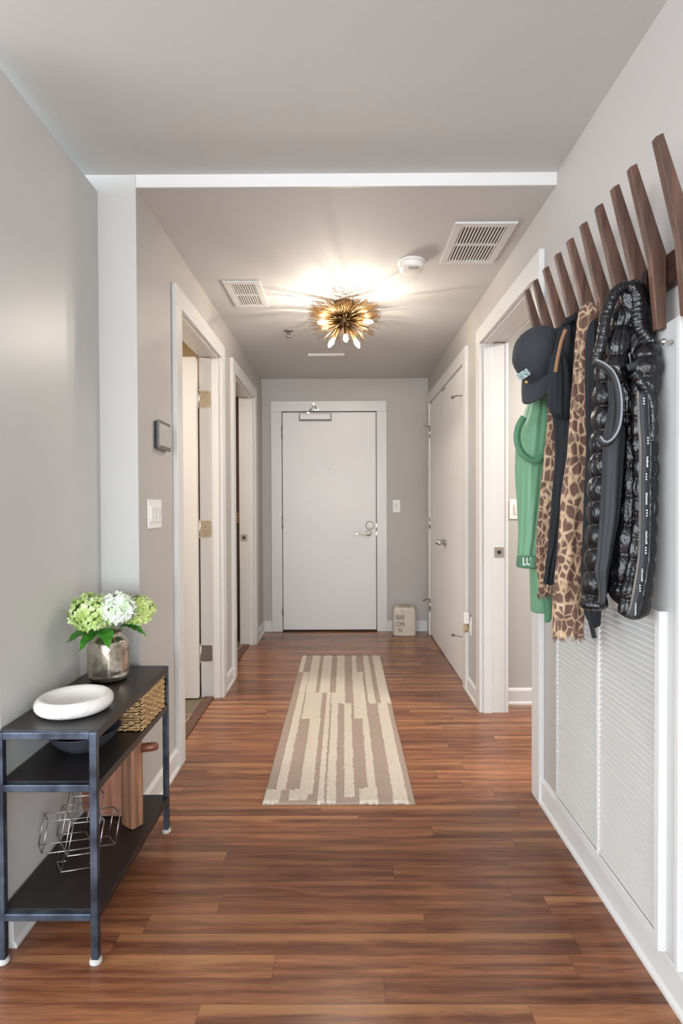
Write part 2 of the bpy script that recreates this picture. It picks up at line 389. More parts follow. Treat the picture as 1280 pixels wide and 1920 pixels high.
struct('wall_bedroom', MB().box((XR+.13, 3.47, 0), (3.2, 3.53, H1)).box((3.15, 1.2, 0), (3.2, 3.47, H1)).box((XR+.13, 1.2, 0), (3.2, 1.26, H1)), M['room_wall'])
struct('wall_closet', MB().box((XR+.12, 3.6, 0), (XR+.9, 3.65, H1)).box((XR+.85, 3.6, 0), (XR+.9, D, H1)), M['room_wall'])
# unseen living room behind the camera; openings shaped to bring in daylight
struct('wall_far_left', MB().box((-3.2, -6.0, 0), (-3.1, -5.0, H2)).box((-3.2, -5.0, 0), (-3.1, 1.2, .9)).box((-3.2, 1.2, 0), (-3.1, YF, H2)), M['panel_wall'])
b = MB(); b.box((-3.2, -6.05, 0), (3.3, -6.0, .35)).box((-3.2, -6.05, 2.45), (3.3, -6.0, H2))
struct('wall_front', b, M['panel_wall'])

# casings: one trim per opening
def casing_side(X, sgn, y0, y1, h, p=CP, wd=CW, both=True):
    """casing on a wall plane X facing sgn (+1 = towards +X)"""
    b = MB(); a, c = X, X+sgn*p
    b.bbox((a, y0-wd, .0), (c, y0, h), .0025); b.bbox((a, y1, .0), (c, y1+wd, h), .0025); b.bbox((a, y0-wd, h), (c, y1+wd, h+wd), .0025)
    return b
def jamb(X0, X1, y0, y1, h, b, stop):
    b.box((X0, y0-.019, 0), (X1, y0-.004, h)); b.box((X0, y1+.004, 0), (X1, y1+.019, h)); b.box((X0, y0-.019, h+.004), (X1, y1+.019, h+.019))
    if stop:
        s0, s1 = stop
        b.bbox((s0, y0-.005, 0), (s1, y0+.008, h), .002); b.bbox((s0, y1-.008, 0), (s1, y1+.005, h), .002); b.bbox((s0, y0, h-.008), (s1, y1, h+.005), .002)
    return b
b = casing_side(XL, 1, *L1, HEAD); jamb(XL-WT, XL+.002, *L1, HEAD, b, (XL-.042, XL-.001)); struct('trim_3', b, M['trim'])
b = casing_side(XL, 1, *L2, HEAD); jamb(XL-WT, XL+.002, *L2, HEAD, b, (XL-.042, XL-.001)); struct('trim_4', b, M['trim'])
b = casing_side(XR, -1, *R1, HEAD+.006); jamb(XR-.002, XR+.13, *R1, HEAD+.006, b, (XR+.001, XR+.052))
b.add(*[(lambda q: (q.v, q.f))(casing_side(XR+.13, 1, *R1, HEAD+.006, .018))][0]); struct('trim_5', b, M['trim'])
b = casing_side(XR, -1, *CL, 2.175); jamb(XR-.002, XR+.13, *CL, 2.175, b, (XR+.05, XR+.065)); struct('trim_6', b, M['trim'])
b = MB(); Yc = D-CP
b.bbox((FD[0]-.104, Yc, 0), (FD[0], D, FD[2]), .0025).bbox((FD[1], Yc, 0), (FD[1]+.098, D, FD[2]), .0025).bbox((FD[0]-.104, Yc, FD[2]), (FD[1]+.098, D, FD[2]+.099), .0025)
struct('trim_7', b, M['trim'])
struct('trim_8', MB().box((FD[0]-.015, D+.03, 0), (FD[1]+.015, D+.05, FD[2]+.015)).box((CL[0], XR+.06, .0), (CL[0], XR+.06, .0)), M['gap'])  # dark sheet painted as the shade in the front door gaps

# baseboards
def base_profile(h=.100, t=.014):
    return [(0, 0), (t+.008, 0), (t+.008, .010), (t+.003, .018), (t, .020), (t, h-.014), (t-.006, h-.004), (t-.009, h), (0, h)]
def base_run(p0, p1, nrm, mb, h=.100):
    p0 = Vector((*p0, 0)); p1 = Vector((*p1, 0)); n = Vector((*nrm, 0)); pr = base_profile(h); k = len(pr)
    vs = [p0+n*a+Vector((0, 0, z)) for a, z in pr]+[p1+n*a+Vector((0, 0, z)) for a, z in pr]
    mb.add(vs, [tuple(range(k)), tuple(range(2*k-1, k-1, -1))]+[(i, i+k, (i+1) % k+k, (i+1) % k) for i in range(k)]); return mb
b = MB(); base_run((XN, 1.555), (XN, YF), (1, 0), b); base_run((XN, YF), (XL, YF), (0, -1), b); base_run((XL, YF-.022), (XL, L1[0]-CW), (1, 0), b)
base_run((XL, L1[1]+CW), (XL, L2[0]-CW), (1, 0), b); base_run((XL, L2[1]+CW), (XL, D), (1, 0), b)

struct('baseboard_left', b, M['trim'])
b = MB(); base_run((XR, -.5), (XR, R1[0]-CW), (-1, 0), b, .108); base_run((XR, R1[1]+CW), (XR, CL[0]-CW), (-1, 0), b); base_run((XR, CL[1]+CW), (XR, D), (-1, 0), b)
struct('baseboard_right', b, M['trim'])
b = MB(); base_run((XL, D), (FD[0]-.104, D), (0, -1), b); base_run((FD[1]+.098, D), (XR, D), (0, -1), b)
struct('baseboard_back', b, M['trim'])
b = MB(); base_run((XR+.13, 3.47), (3.15, 3.47), (0, -1), b); struct('baseboard_bedroom', b, M['trim'])

# ------------------------------------------------------------------ doors
def hinge_on_plane(p, u, v, n, parent, mat, hw=.045, hh=.05, flat=.0018):
    """leaf hinge: plate centred p, half width hw along u, half height hh along v, facing n; knuckle on the -u side"""
    p, u, v, n = map(Vector, (p, u, v, n)); b = MB(); pts = []
    for cx, cy, a0 in ((1, 1, 0), (-1, 1, 90), (-1, -1, 180), (1, -1, 270)):
        r = .012 if cx > 0 else .001
        for k in range(5):
            a = math.radians(a0+k*22.5); pts.append(p+u*((hw-r)*cx+r*math.cos(a))+v*((hh-r)*cy+r*math.sin(a)))
    m_ = len(pts); b.add([q for q in pts]+[q+n*flat for q in pts], [tuple(range(m_)), tuple(range(2*m_-1, m_-1, -1))]+[(i, (i+1) % m_, (i+1) % m_+m_, i+m_) for i in range(m_)])
    h = b.build('hinge', mat, parent)
    k = p-u*hw
    b = MB(); b.tube([k-v*(hh+.002), k+v*(hh+.002)], .0065, 10); b.tube([k-v*(hh+.006), k-v*hh], .008, 10); b.tube([k+v*hh, k+v*(hh+.006)], .008, 10)
    b.build('knuckle', M['chrome'], h)
    b = MB()
    for cx, cy in ((.45, .8), (.0, .3), (.45, -.3), (.0, -.8)):
        q = p+u*hw*cx+v*hh*cy+n*flat; b.tube([q, q+n*.0008], .0042, 10)
    b.build('screws', M['steel'], h)
    return h
# front door
fd = thing('door_1', (-.14, D, 0), 'closed white front door with lever handle at the end of the hallway', 'door', kind='structure')
MB().bbox((FD[0]+.006, D-.012, .016), (FD[1]-.006, D+.028, FD[2]-.008), .002).build('door_leaf', M['door'], fd)
for z in (1.93, 1.06, .22):
    b = MB(); b.tube([(FD[0]+.002, D-.018, z-.06), (FD[0]+.002, D-.018, z+.06)], .008, 10)
    b.box((FD[0]-.006, D-.0235, z-.055), (FD[0]+.004, D-.020, z+.055)); b.build('hinge', M['steel'], fd)
c0 = onY(561, 789, D-.03); c1 = onY(621, 776, D-.03)
b = MB().bbox((c0.x, D-.055, c0.z), (c1.x, D-.012, c1.z), .004); cb = b.build('door_closer', M['bezel'], fd)
MB().bbox((c0.x+.008, D-.058, c0.z+.011), (c1.x-.008, D-.05, c1.z-.004), .002).build('cover', M['door'], cb)
pv = onY(588, 758, D-.07); pa = onY(578, 774, D-.04); pb = onY(594, 768, D-.03)
b = MB(); b.tube([pa, pv], .0065, 8); b.tube([pv, pb], .0055, 8); b.tube([pv-Vector((0, .008, 0)), pv+Vector((0, .008, 0))], .011, 12)
b.bbox(pb-Vector((.024, .004, .012)), pb+Vector((.024, .012, .010)), .003); b.bbox(pa-Vector((.016, .01, .012)), pa+Vector((.014, .01, .008)), .002)
b.build('closer_arm', M['chrome'], fd)
q = onY(617, 881, D-.012); MB().lathe([(0, .004), (.006, .004), (.009, .0025), (.009, -.001)], q, 20, 'Y').build('peephole', M['chrome'], fd)
q = onY(693, 985, D-.012); lk = MB().lathe([(0, .030), (.030, .030), (.038, .028), (.040, .020), (.040, 0)], q, 40, 'Y').build('smart_lock', M['gloss_ring'], fd)
MB().lathe([(0, .032), (.033, .0318), (.036, .029), (.036, .02)], q, 40, 'Y').build('lock_face', M['white_plastic'], lk)
q = onY(691, 1000, D-.012); hd = MB().lathe([(0, .012), (.022, .012), (.027, .008), (.028, 0)], q, 32, 'Y').build('lever_handle', M['chrome'], fd)
b = MB(); a = q+Vector((0, -.05, 0)); b.tube([q, a], .010, 12); b.tube([a+Vector((.012, 0, 0)), a-Vector((.05, 0, 0)), a-Vector((.112, -.004, 0))], [.011, .010, .0095], 12); b.build('lever', M['white_plastic'], hd)
b = MB(); e = a-Vector((.110, -.004, 0)); b.bbox(e-Vector((.018, .011, .011)), e+Vector((.006, .011, .011)), .002); b.build('lever_tip', M['steel'], hd)
for py in (985, 1000): 
    q = onY(706, py, D-.01); MB().bbox(q-Vector((.006, .004, .018)), q+Vector((.006, .003, .018)), .001).build('latch', M['chrome'], fd)

# closet doors
def door_stop(p, s, parent):
    b = MB(); p = Vector(p)
    b.tube([p, p+Vector((-.022, 0, .004)), p+Vector((-.045, s*.018, .006)), p+Vector((-.062, s*.05, .002))], .0042, 8)
    b.tube([p+Vector((-.058, s*.044, .003)), p+Vector((-.066, s*.060, .001))], .009, 10)
    b.tube([p+Vector((0, 0, -.02)), p+Vector((0, 0, .012))], .007, 8); return b.build('door_stop', M['steel'], parent)
cm = 4.552; XD = XR-.008
for i, (y0, y1, s, lab) in enumerate(((CL[0]+.004, cm-.002, 1, 'nearer white closet door leaf on the right wall'), (cm+.002, CL[1]-.004, -1, 'farther white closet door leaf beside the entry corner'))):
    t = thing('door_%d' % (2+i), (XD, (y0+y1)/2, 0), lab, 'door', kind='structure')
    MB().bbox((XD, y0, .012), (XD+.035, y1, 2.168), .002).build('door_leaf', M['door'], t)
    kk = Vector((XD, cm-s*.055, .925)); kn = MB().lathe([(0, .0), (.022, 0), (.026, .004), (.026, .008), (.0, .008)], kk, 24, M4=Matrix.Rotation(-PI/2, 4, 'Y')).build('knob', M['steel'], t)
    MB().lathe([(.009, 0), (.009, .03), (.017, .038), (.0215, .048), (.0215, .058), (.017, .064), (0, .066)], kk, 24, M4=Matrix.Rotation(-PI/2, 4, 'Y')).build('knob_grip', M['chrome'], kn)
    yh = y0-.001 if s > 0 else y1+.001
    for z in (1.90, 1.05, .28):
        b = MB(); b.tube([(XD-.006, yh, z-.05), (XD-.006, yh, z+.05)], .0065, 10)
        for q in (-.05, .05): b.tube([(XD-.006, yh, z+q-.003), (XD-.006, yh, z+q+.003)], .008, 10)
        b.box((XD-.0015, yh, z-.05), (XD+.0005, yh+s*.022, z+.05)); b.build('hinge', M['chrome'], t)
    door_stop((XD-.006, yh, 1.955), s, t); door_stop((XD-.006, yh, .335), s, t)
    b = MB(); b.bbox((XD-.012, cm-s*.05-.02, 2.150), (XD, cm-s*.05+.02, 2.166), .002); b.build('ball_catch', M['steel'], t)
# near-left open door, hinged on its far jamb
t = thing('door_4', (XL-WT, L1[1], 0), 'white door standing open into the bathroom on the left', 'door', kind='structure')
MB().bbox((XL-WT-.86, L1[1]-.046, .012), (XL-WT-.008, L1[1]-.002, HEAD-.006), .002).build('door_leaf', M['door'], t)
for z, mt in ((1.905, 'chrome'), (1.08, 'chrome'), (.285, 'steel')):
    hinge_on_plane((XL-WT+.034, L1[1]+.0035, z), (1, 0, 0), (0, 0, 1), (0, -1, 0), t, M[mt], .038, .052)
# far-left: strike plate and dark wardrobe beyond
def strike(p, u, v, n, label):
    p, u, v, n = map(Vector, (p, u, v, n)); b = MB()
    o = thing('strike_plate', p, label, 'strike plate', 'door strike plates')
    def fr(a, c, e, f, d): 
        k = len(b.v); b.box((a, e, 0), (c, f, d)); 
        for i in range(k, len(b.v)): w_ = b.v[i]; b.v[i] = p+u*w_.x+v*w_.y+n*w_.z
    fr(-.028, .028, .010, .030, .002); fr(-.028, .028, -.030, -.010, .002); fr(-.028, -.012, -.010, .010, .002); fr(.010, .028, -.010, .010, .002)
    b.build('plate', M['chrome'], o); k = MB()
    k.v = []; b = k
    fr(-.012, .010, -.010, .010, .0006); b.build('latch_hole_shade', M['gap'], o); return o  # dark plate painted as the shade in the latch hole
strike((XL-.085, L2[1]+.004, .945), (1, 0, 0), (0, 0, 1), (0, -1, 0), 'small nickel strike plate on the jamb of the farther left doorway')
strike((XR+.095, R1[1]+.004, .948), (1, 0, 0), (0, 0, 1), (0, -1, 0), 'nickel strike plate on the jamb of the right doorway beside the hanging coats')
t = thing('wardrobe', (-1.45, 5.2, 0), 'dark brown wardrobe glimpsed through the farther left doorway', 'wardrobe')
MB().bbox((-2.0, 5.05, .16), (-.925, D-.01, 2.2), .004).build('body', M['dark_wood'], t)
MB().bbox((-1.44, 5.03, .2), (-.935, 5.05, 1.05), .003).build('door', M['dark_wood'], t)
MB().bbox((-1.44, 5.03, 1.07), (-.935, 5.05, 1.16), .003).build('drawer', M['board_wood'], t)
MB().bbox((-2.0, 5.08, .004), (-.93, D-.02, .16), .003).build('plinth', M['dark_wood'], t)

# ------------------------------------------------------------------ floor rug
RX0, RX1, RY0, RY1 = -.341, .289, 2.303, 4.55
ST = [(0, .06, .8, 1), (.068, .135, .046, .8), (0, .11, 0, .046), (.14, .24, .6, 1), (.147, .314, .404, .6), (.229, .324, .03, .404), (.166, .29, .008, .046),
      (.278, .388, .6, 1), (.358, .402, 0, .6), (.45, .545, .6, 1), (.408, .545, .513, .6), (.415, .48, 0, .513), (.535, .605, .02, .513),
      (.633, .69, .8, 1), (.627, .75, .404, .8), (.697, .755, 0, .404), (.635, .76, 0, .05), (.775, .846, .513, 1), (.895, 1, .513, 1), (.858, .955, 0, .513)]
def in_st(u, v):
    for a, b_, c, d in ST:
        if a <= u <= b_ and c <= v <= d: return 1.0
    return 0.0
nu, nv = 170, 420
b = MB(); vals = []
for j in range(nv):
    for i in range(nu):
        u, v = i/(nu-1), j/(nv-1)
        x, y = RX0+u*(RX1-RX0), RY0+v*(RY1-RY0)
        nn = noise.noise(Vector((x*40, y*40, 0)))*.006+noise.noise(Vector((x*9, y*9, 3)))*.004
        s_ = in_st(u+nn, v+noise.noise(Vector((x*60, y*20, 7)))*.004); vals.append(s_)
        ed = min(u*(RX1-RX0), (1-u)*(RX1-RX0), v*(RY1-RY0), (1-v)*(RY1-RY0)); er = min(1, ed/.008)
        z = (.009+.005*s_)*(.35+.65*math.sqrt(er))+R.uniform(-.0013, .0013)*(1+s_)
        wob = noise.noise(Vector((y*3, 1, 0)))*.004 if i in (0, nu-1) else 0
        b.v.append(Vector((x+wob, y+(R.uniform(-.002, .002) if j in (0, nv-1) else 0), max(z, .003))))
for j in range(nv-1):
    for i in range(nu-1): b.f.append((j*nu+i, j*nu+i+1, (j+1)*nu+i+1, (j+1)*nu+i)); b.sm.append(True)
per = [i for i in range(nu)]+[j*nu+nu-1 for j in range(1, nv)]+[(nv-1)*nu+i for i in range(nu-2, -1, -1)]+[j*nu for j in range(nv-2, 0, -1)]
k = len(b.v)
for p in per: q = b.v[p].copy(); q.z = .0005; b.v.append(q); vals.append(0.0)
for a in range(len(per)): c = (a+1) % len(per); b.f.append((per[a], k+a, k+c, per[c])); b.sm.append(True)
rug = b.build('runner_rug', M['rug']); tag(rug, 'beige and taupe runner rug with broken stripes on the wood floor', 'rug')
at = rug.data.attributes.new('stripe', 'FLOAT', 'POINT'); at.data.foreach_set('value', vals)

# ------------------------------------------------------------------ ceiling fittings
def vent(x0, x1, y0, y1, n, label, grp=None):
    t = thing('ceiling_vent', ((x0+x1)/2, (y0+y1)/2, H1), label, 'vent', 'slotted ceiling vents'); e = .035; z0 = H1-.009
    b = MB(); b.bbox((x0, y0, z0), (x1, y0+e, H1), .002).bbox((x0, y1-e, z0), (x1, y1, H1), .002).bbox((x0, y0+e, z0), (x0+e, y1-e, H1), .002).bbox((x1-e, y0+e, z0), (x1, y1-e, H1), .002)
    ym = (y0+y1)/2; b.box((x0+e, ym-.008, z0+.001), (x1-e, ym+.008, H1)); b.build('frame', M['trim'], t)
    b = MB(); st = (x1-x0-2*e)/n
    for i in range(n):
        x = x0+e+(i+.5)*st; k = len(b.v); b.box((-st*.23, y0+e, -.0035), (st*.23, y1-e, .0035)); mt = Matrix.Translation((x, 0, z0+.0055)) @ Matrix.Rotation(.3, 4, 'Y'); b.xf(mt, k)
    b.build('louvre', M['trim'], t); MB().box((x0+e, y0+e, H1-.0015), (x1-e, y1-e, H1-.0008)).build('duct_shade', M['duct_shade'], t); return t  # thin dark sheet stands in for shade behind the slats
vent(.486, .756, 2.455, 2.868, 14, 'larger white slotted ceiling vent near the right wall')
vent(-.655, -.452, 3.08, 3.478, 10, 'smaller white slotted ceiling vent near the left wall')
t = thing('air_deflector', (-.14, 4.73, H1), 'faint flat white diffuser on the ceiling behind the sunburst light', 'vent')
MB().bbox((-.285, 4.57, H1-.018), (.012, 4.60, H1), .003).build('lip', M['trim'], t)
MB().bbox((-.285, 4.60, H1-.008), (.012, 4.895, H1), .003).bbox((-.14, 4.60, H1-.010), (-.12, 4.89, H1-.006), .001).build('plate', M['hall_ceiling'], t)
q = onZ(771, 498, H1-.02); t = thing('smoke_detector', (q.x, q.y, H1), 'round white smoke detector on the ceiling between light and right vent', 'smoke detector')
MB().lathe([(0, 0), (.070, 0), (.070, -.010), (.066, -.014), (.062, -.014)], (q.x, q.y, H1), 48).build('base', M['white_plastic'], t)
MB().lathe([(.062, -.012), (.062, -.034), (.058, -.042), (.04, -.047), (0, -.048)], (q.x, q.y, H1), 48).build('body', M['white_plastic'], t)
MB().bbox((q.x-.02, q.y-.055, H1-.050), (q.x+.03, q.y-.03, H1-.044), .002).build('label_strip', M['screen'], t)
q = onZ(541, 620, H1); t = thing('sprinkler_head', (q.x, q.y, H1), 'small steel fire sprinkler head on the ceiling left of the light', 'sprinkler')
MB().lathe([(0, 0), (.032, 0), (.034, -.004), (.02, -.008), (.012, -.010)], (q.x, q.y, H1), 32).build('escutcheon', M['steel'], t)
b = MB(); b.tube([(q.x, q.y, H1-.008), (q.x, q.y, H1-.024)], .008, 10); b.tube([(q.x-.010, q.y, H1-.02), (q.x-.012, q.y, H1-.036), (q.x, q.y, H1-.046), (q.x+.012, q.y, H1-.036), (q.x+.010, q.y, H1-.02)], .002, 6); b.build('frame', M['steel'], t)
MB().lathe([(0, -.046), (.019, -.046), (.019, -.049), (0, -.050)], (q.x, q.y, H1), 20).build('deflector', M['steel'], t)

# sunburst light
lc = Vector((.008, 3.43, 2.347)); t = thing('sunburst_ceiling_light', (lc.x, lc.y, H1), 'brass sunburst ceiling light with five lit candle bulbs', 'ceiling light')
MB().lathe([(0, 0), (.065, 0), (.065, -.014), (.05, -.022), (.014, -.026), (.014, lc.z-H1+.02)], (lc.x, lc.y, H1), 40).build('canopy', M['bronze'], t)
MB().lathe([(0, .045), (.034, .045), (.036, .040), (.036, -.030), (.030, -.040), (.012, -.046), (0, -.046)], lc, 32).build('hub', M['bronze'], t)
rr = random.Random(3); nb = MB(); made = 0
for el, n, ln, indiv in ((19, 120, .215, 0), (11, 120, .222, 0), (2, 90, .222, 0), (-12, 54, .214, 1), (-26, 30, .205, 1), (-42, 16, .185, 1)):
    for k in range(n):
        a = 2*PI*(k+rr.uniform(-.3, .3))/n; e = math.radians(el+rr.uniform(-4, 4)); L_ = ln*rr.uniform(.88, 1.05)
        d = Vector((math.cos(a)*math.cos(e), math.sin(a)*math.cos(e), math.sin(e)))
        if indiv: MB().tube([lc+d*.03, lc+d*L_], [.0012, .0015], 5).build('needle', M['brass'], t)
        else: nb.tube([lc+d*.03, lc+d*L_], [.0011, .0015], 5)
nb.build('needle_halo', M['brass'], t)['kind'] = 'stuff'
bt = [(onY(606, 604, 3.365), -1), (onY(688, 603, 3.365), 1), (onY(622, 641, 3.41), 0), (onY(648, 634, 3.29), 0), (onY(668, 642, 3.41), 0)]
for p, s_ in bt:
    d = (p-lc).normalized(); L_ = (p-lc).length
    sk = MB().tube([lc+d*.02, lc+d*(L_-.030), lc+d*(L_-.018)], [.011, .012, .014], 14).build('socket', M['brass'], t)
    ax = d; q = p-d*.018; prof = [(.006, 0), (.010, .006), (.0145, .018), (.0150, .026), (.0125, .038), (.0075, .050), (.002, .058)]
    zz = Vector((0, 0, 1)).rotation_difference(ax).to_matrix().to_4x4()
    MB().lathe(prof, q, 14, M4=zz).build('bulb', M['bulb'], sk); MB().tube([q+d*.012, q+d*.034], .0013, 6).build('filament', M['filament'], sk)

# ------------------------------------------------------------------ left wall fittings
a, c = onX(287, 788, XL), onX(316, 849, XL); zt, zb = 1.592, 1.470
t = thing('wall_tablet', (XL, (a.y+c.y)/2, zb), 'dark grey-framed wall tablet left of the nearer left doorway', 'wall tablet')
MB().bbox((XL, a.y+.01, zb+.004), (XL+.016, c.y-.039, zt-.004), .005).build('back_case', M['black_plastic'], t)
MB().bbox((XL+.014, a.y+.006, zb), (XL+.022, c.y-.035, zt), .004).build('bezel', M['bezel'], t)
MB().bbox((XL+.020, a.y+.012, zb+.016), (XL+.0226, c.y-.041, zt-.014), .001).build('screen', M['screen'], t)
def plate(t, P, u, v, n, w_, h_, gangs, toggle='slide'):
    P, u, v, n = map(Vector, (P, u, v, n)); 
    def bx(mb, a, c, r=.0015):
        k = len(mb.v); mb.bbox(a, c, r)
        for i in range(k, len(mb.v)): q = mb.v[i]; mb.v[i] = P+u*q.x+v*q.y+n*q.z
        return mb
    bx(MB(), (-w_/2, -h_/2, 0), (w_/2, h_/2, .006), .003).build('cover_plate', M['white_plastic'], t)
    for g in range(gangs):
        cx = (g-(gangs-1)/2)*.046
        r = bx(MB(), (cx-.0165, -.033, .004), (cx+.0165, .033, .0095)).build('rocker', M['white_plastic'], t)
        if toggle == 'slide': bx(MB(), (cx-.0125, -.020, .009), (cx+.006, .026, .0125)).build('paddle', M['trim'], r)
t = thing('switch_plate', (XL, 2.352, 1.2), 'white three-gang switch plate on the left wall below the tablet', 'light switch', 'white switch plates')
plate(t, (XL, 2.352, 1.197), (0, 1, 0), (0, 0, 1), (1, 0, 0), .164, .120, 3)
q = onY(743, 949, D); t = thing('switch_plate', (q.x, D, q.z), 'white single switch on the far wall right of the front door', 'light switch', 'white switch plates')
plate(t, q, (1, 0, 0), (0, 0, 1), (0, -1, 0), .072, .120, 1)
q = onY(967, 955, 3.47); t = thing('switch_plate', (q.x, 3.47, q.z), 'white switch on the grey wall inside the right doorway behind green jacket', 'light switch', 'white switch plates')
plate(t, q, (1, 0, 0), (0, 0, 1), (0, -1, 0), .085, .120, 1)
t = thing('wall_outlet', (XR, 3.655, .44), 'white wall outlet between the closet doors and the right doorway', 'outlet')
plate(t, (XR, 3.655, .445), (0, 1, 0), (0, 0, 1), (-1, 0, 0), .076, .120, 1, 'none')
t = thing('plug_in_freshener', (XR-.03, 3.66, .45), 'small white plug-in air freshener in the right wall outlet', 'air freshener')
MB().bbox((XR-.045, 3.635, .455), (XR-.010, 3.685, .53), .010).build('body', M['white_plastic'], t)
MB().lathe([(0, 0), (.013, 0), (.016, .02), (.014, .05), (0, .052)], (XR-.030, 3.66, .402), 20).build('bottle', M['canvas_trim'], t)

# ------------------------------------------------------------------ louvred access panel on right wall
PX = XR-.022
t = thing('louvred_access_panel', (XR, 1.72, .12), 'large white access panel with two louvred sections on the right wall', 'access panel')
y0, y1, zb, zt = 1.345, 2.085, .118, 1.676
MB().bbox((XR-.026, y0, zb), (XR, y1, zt), .0025).build('slab', M['panel_wall'], t)
MB().bbox((XR-.030, y0-.013, zb), (XR-.001, y0+.003, zt-.0005), .002).build('edge_strip', M['trim'], t)
ly0, ly1, lz0, lz1 = 1.385, 2.075, .125, .968
b = MB(); fx = XR-.046
b.bbox((fx, ly0, lz0), (XR-.024, ly0+.022, lz1), .002); b.bbox((fx+.006, ly1-.010, lz0), (XR-.024, ly1, lz1-.002), .002)
b.bbox((fx+.0015, ly0+.004, lz0+.001), (XR-.025, ly1-.002, lz0+.035), .002); b.bbox((fx+.0015, ly0+.004, lz1-.035), (XR-.025, ly1-.002, lz1-.001), .002)
b.bbox((fx+.0025, 1.722, lz0+.03), (XR-.0255, 1.738, lz1-.03), .002); b.build('louvre_frame', M['trim'], t)
for a, c in ((ly0+.022, 1.722), (1.738, ly1-.01)):
    b = MB(); n = 46; z0, z1 = lz0+.037, lz1-.037; p_ = (z1-z0)/n
    for i in range(n):
        z = z0+p_*i; x0 = XR-.0262
        b.add([(x0, a, z+p_*1.12), (x0-.0145, a, z+p_*.42), (x0-.0145, a, z+p_*.18), (x0-.001, a, z+p_*.88), (x0, c, z+p_*1.12), (x0-.0145, c, z+p_*.42), (x0-.0145, c, z+p_*.18), (x0-.001, c, z+p_*.88)],
              [(0, 1, 2, 3), (7, 6, 5, 4), (0, 4, 5, 1), (1, 5, 6, 2), (2, 6, 7, 3), (3, 7, 4, 0)])
    b.build('louvre', M['louvre'], t)
    MB().box((XR-.0275, a, z0-.001), (XR-.0262, c, z0+.004)).build('vent_gap_shade', M['gap'], t)  # dark strip painted as shade below the lowest slat
q = onX(1243, 641, XR-.05); MB().lathe([(.004, 0), (.004, .012), (.007, .015), (.008, .02), (.005, .025), (0, .026)], (XR-.030, q.y, q.z), 16, M4=Matrix.Rotation(-PI/2, 4, 'Y')).build('knob', M['chrome'], t)

# ------------------------------------------------------------------ coat rack
t = thing('coat_rack', (XR, 1.75, 1.77), 'walnut wall coat rack with a row of angled prongs and dark rail', 'coat rack')
MB().bbox((XR-.026, .95, 1.766), (XR-.001, 2.23, 1.842), .002).build('rail', M['rail_wood'], t)
PY = [2.20, 2.105, 1.995, 1.885, 1.783, 1.683, 1.583, 1.49, 1.402, 1.288]
for y in PY:
    # profile in XZ: V shape; top leans out from the wall
    pr = [(.7005, 2.054), (.7175, 2.063), (.7905, 1.842), (.7905, 1.662), (.7675, 1.658), (.7525, 1.83)]
    MB().prism(pr, y-.010, y+.010, 'XZ').build('prong', M['rack_wood'], t, bevel=.0022)

# ------------------------------------------------------------------ garments
def lerp_tab(tab, x):
    if x <= tab[0][0]: return tab[0][1:]
    for a, b_ in zip(tab, tab[1:]):
        if x <= b_[0]:
            f = (x-a[0])/(b_[0]-a[0]); f = f*f*(3-2*f)*.35+f*.65
            return tuple(p+(q-p)*f for p, q in zip(a[1:], b_[1:]))
    return tab[-1][1:]
def cloth(tab, fold, nz=120, n=96, ragged=0, seed=0, close_top=.0, close_bot=.0):
    """hanging folded cloth: rows (image height, left, right, distance, depth ratio) measured off the photo give each real cross-section"""
    y0, y1 = tab[0][0], tab[-1][0]
    def fn(u, v):
        y = y0+(y1-y0)*v; xl, xr, Y, k = lerp_tab(tab, y)
        pc = onY((xl+xr)/2, y, Y); hw = (xr-xl)/2*Y/F; ta = pc.x/Y
        rx = hw/math.sqrt(1+(k*ta)**2); ry = k*rx; a = 2*PI*u
        e = 1.0
        if close_top and v < close_top: e = math.sqrt(max(0, 1-(1-v/close_top)**2))*.98+.02
        if close_bot and v > 1-close_bot: e = min(e, math.sqrt(max(0, 1-((v-1+close_bot)/close_bot)**2))*.98+.02)
        d = fold(a, v, pc.z)*e
        x = pc.x+(rx*e+d)*math.cos(a); yy = Y+(ry*e+d)*math.sin(a); z = pc.z
        if ragged and v > .97: z += noise.noise(Vector((a*9, seed, 0)))*ragged*(v-.97)/.03
        return Vector((min(x, .786 if z > .99 else .7675), yy, z))
    return MB().grid(fn, n, nz, closed_u=True)
def folds(seed, amp, nf=7, zf=2.0):
    def f(a, v, z):
        w_ = a+.5*math.sin(z*7+seed)*.4
        return amp*(.55*math.sin(w_*nf+z*zf*2+seed)+.3*math.sin(w_*(nf*2+1)-z*zf*3+seed*2)+.5*noise.noise(Vector((math.cos(a)*2, math.sin(a)*2+seed, z*5))))
    return f
def quilt(seed, amp, pitch, base=0, ph=0.0):
    def f(a, v, z):
        q = abs(math.sin(PI*(z/pitch+ph)))**.55
        wr = noise.noise(Vector((math.cos(a)*9, math.sin(a)*9+seed, z*30)))*.0022*(1.2-q)
        return amp*(q-.45)+wr+base+.0025*noise.noise(Vector((math.cos(a)*3+seed, math.sin(a)*3, z*9)))
    return f
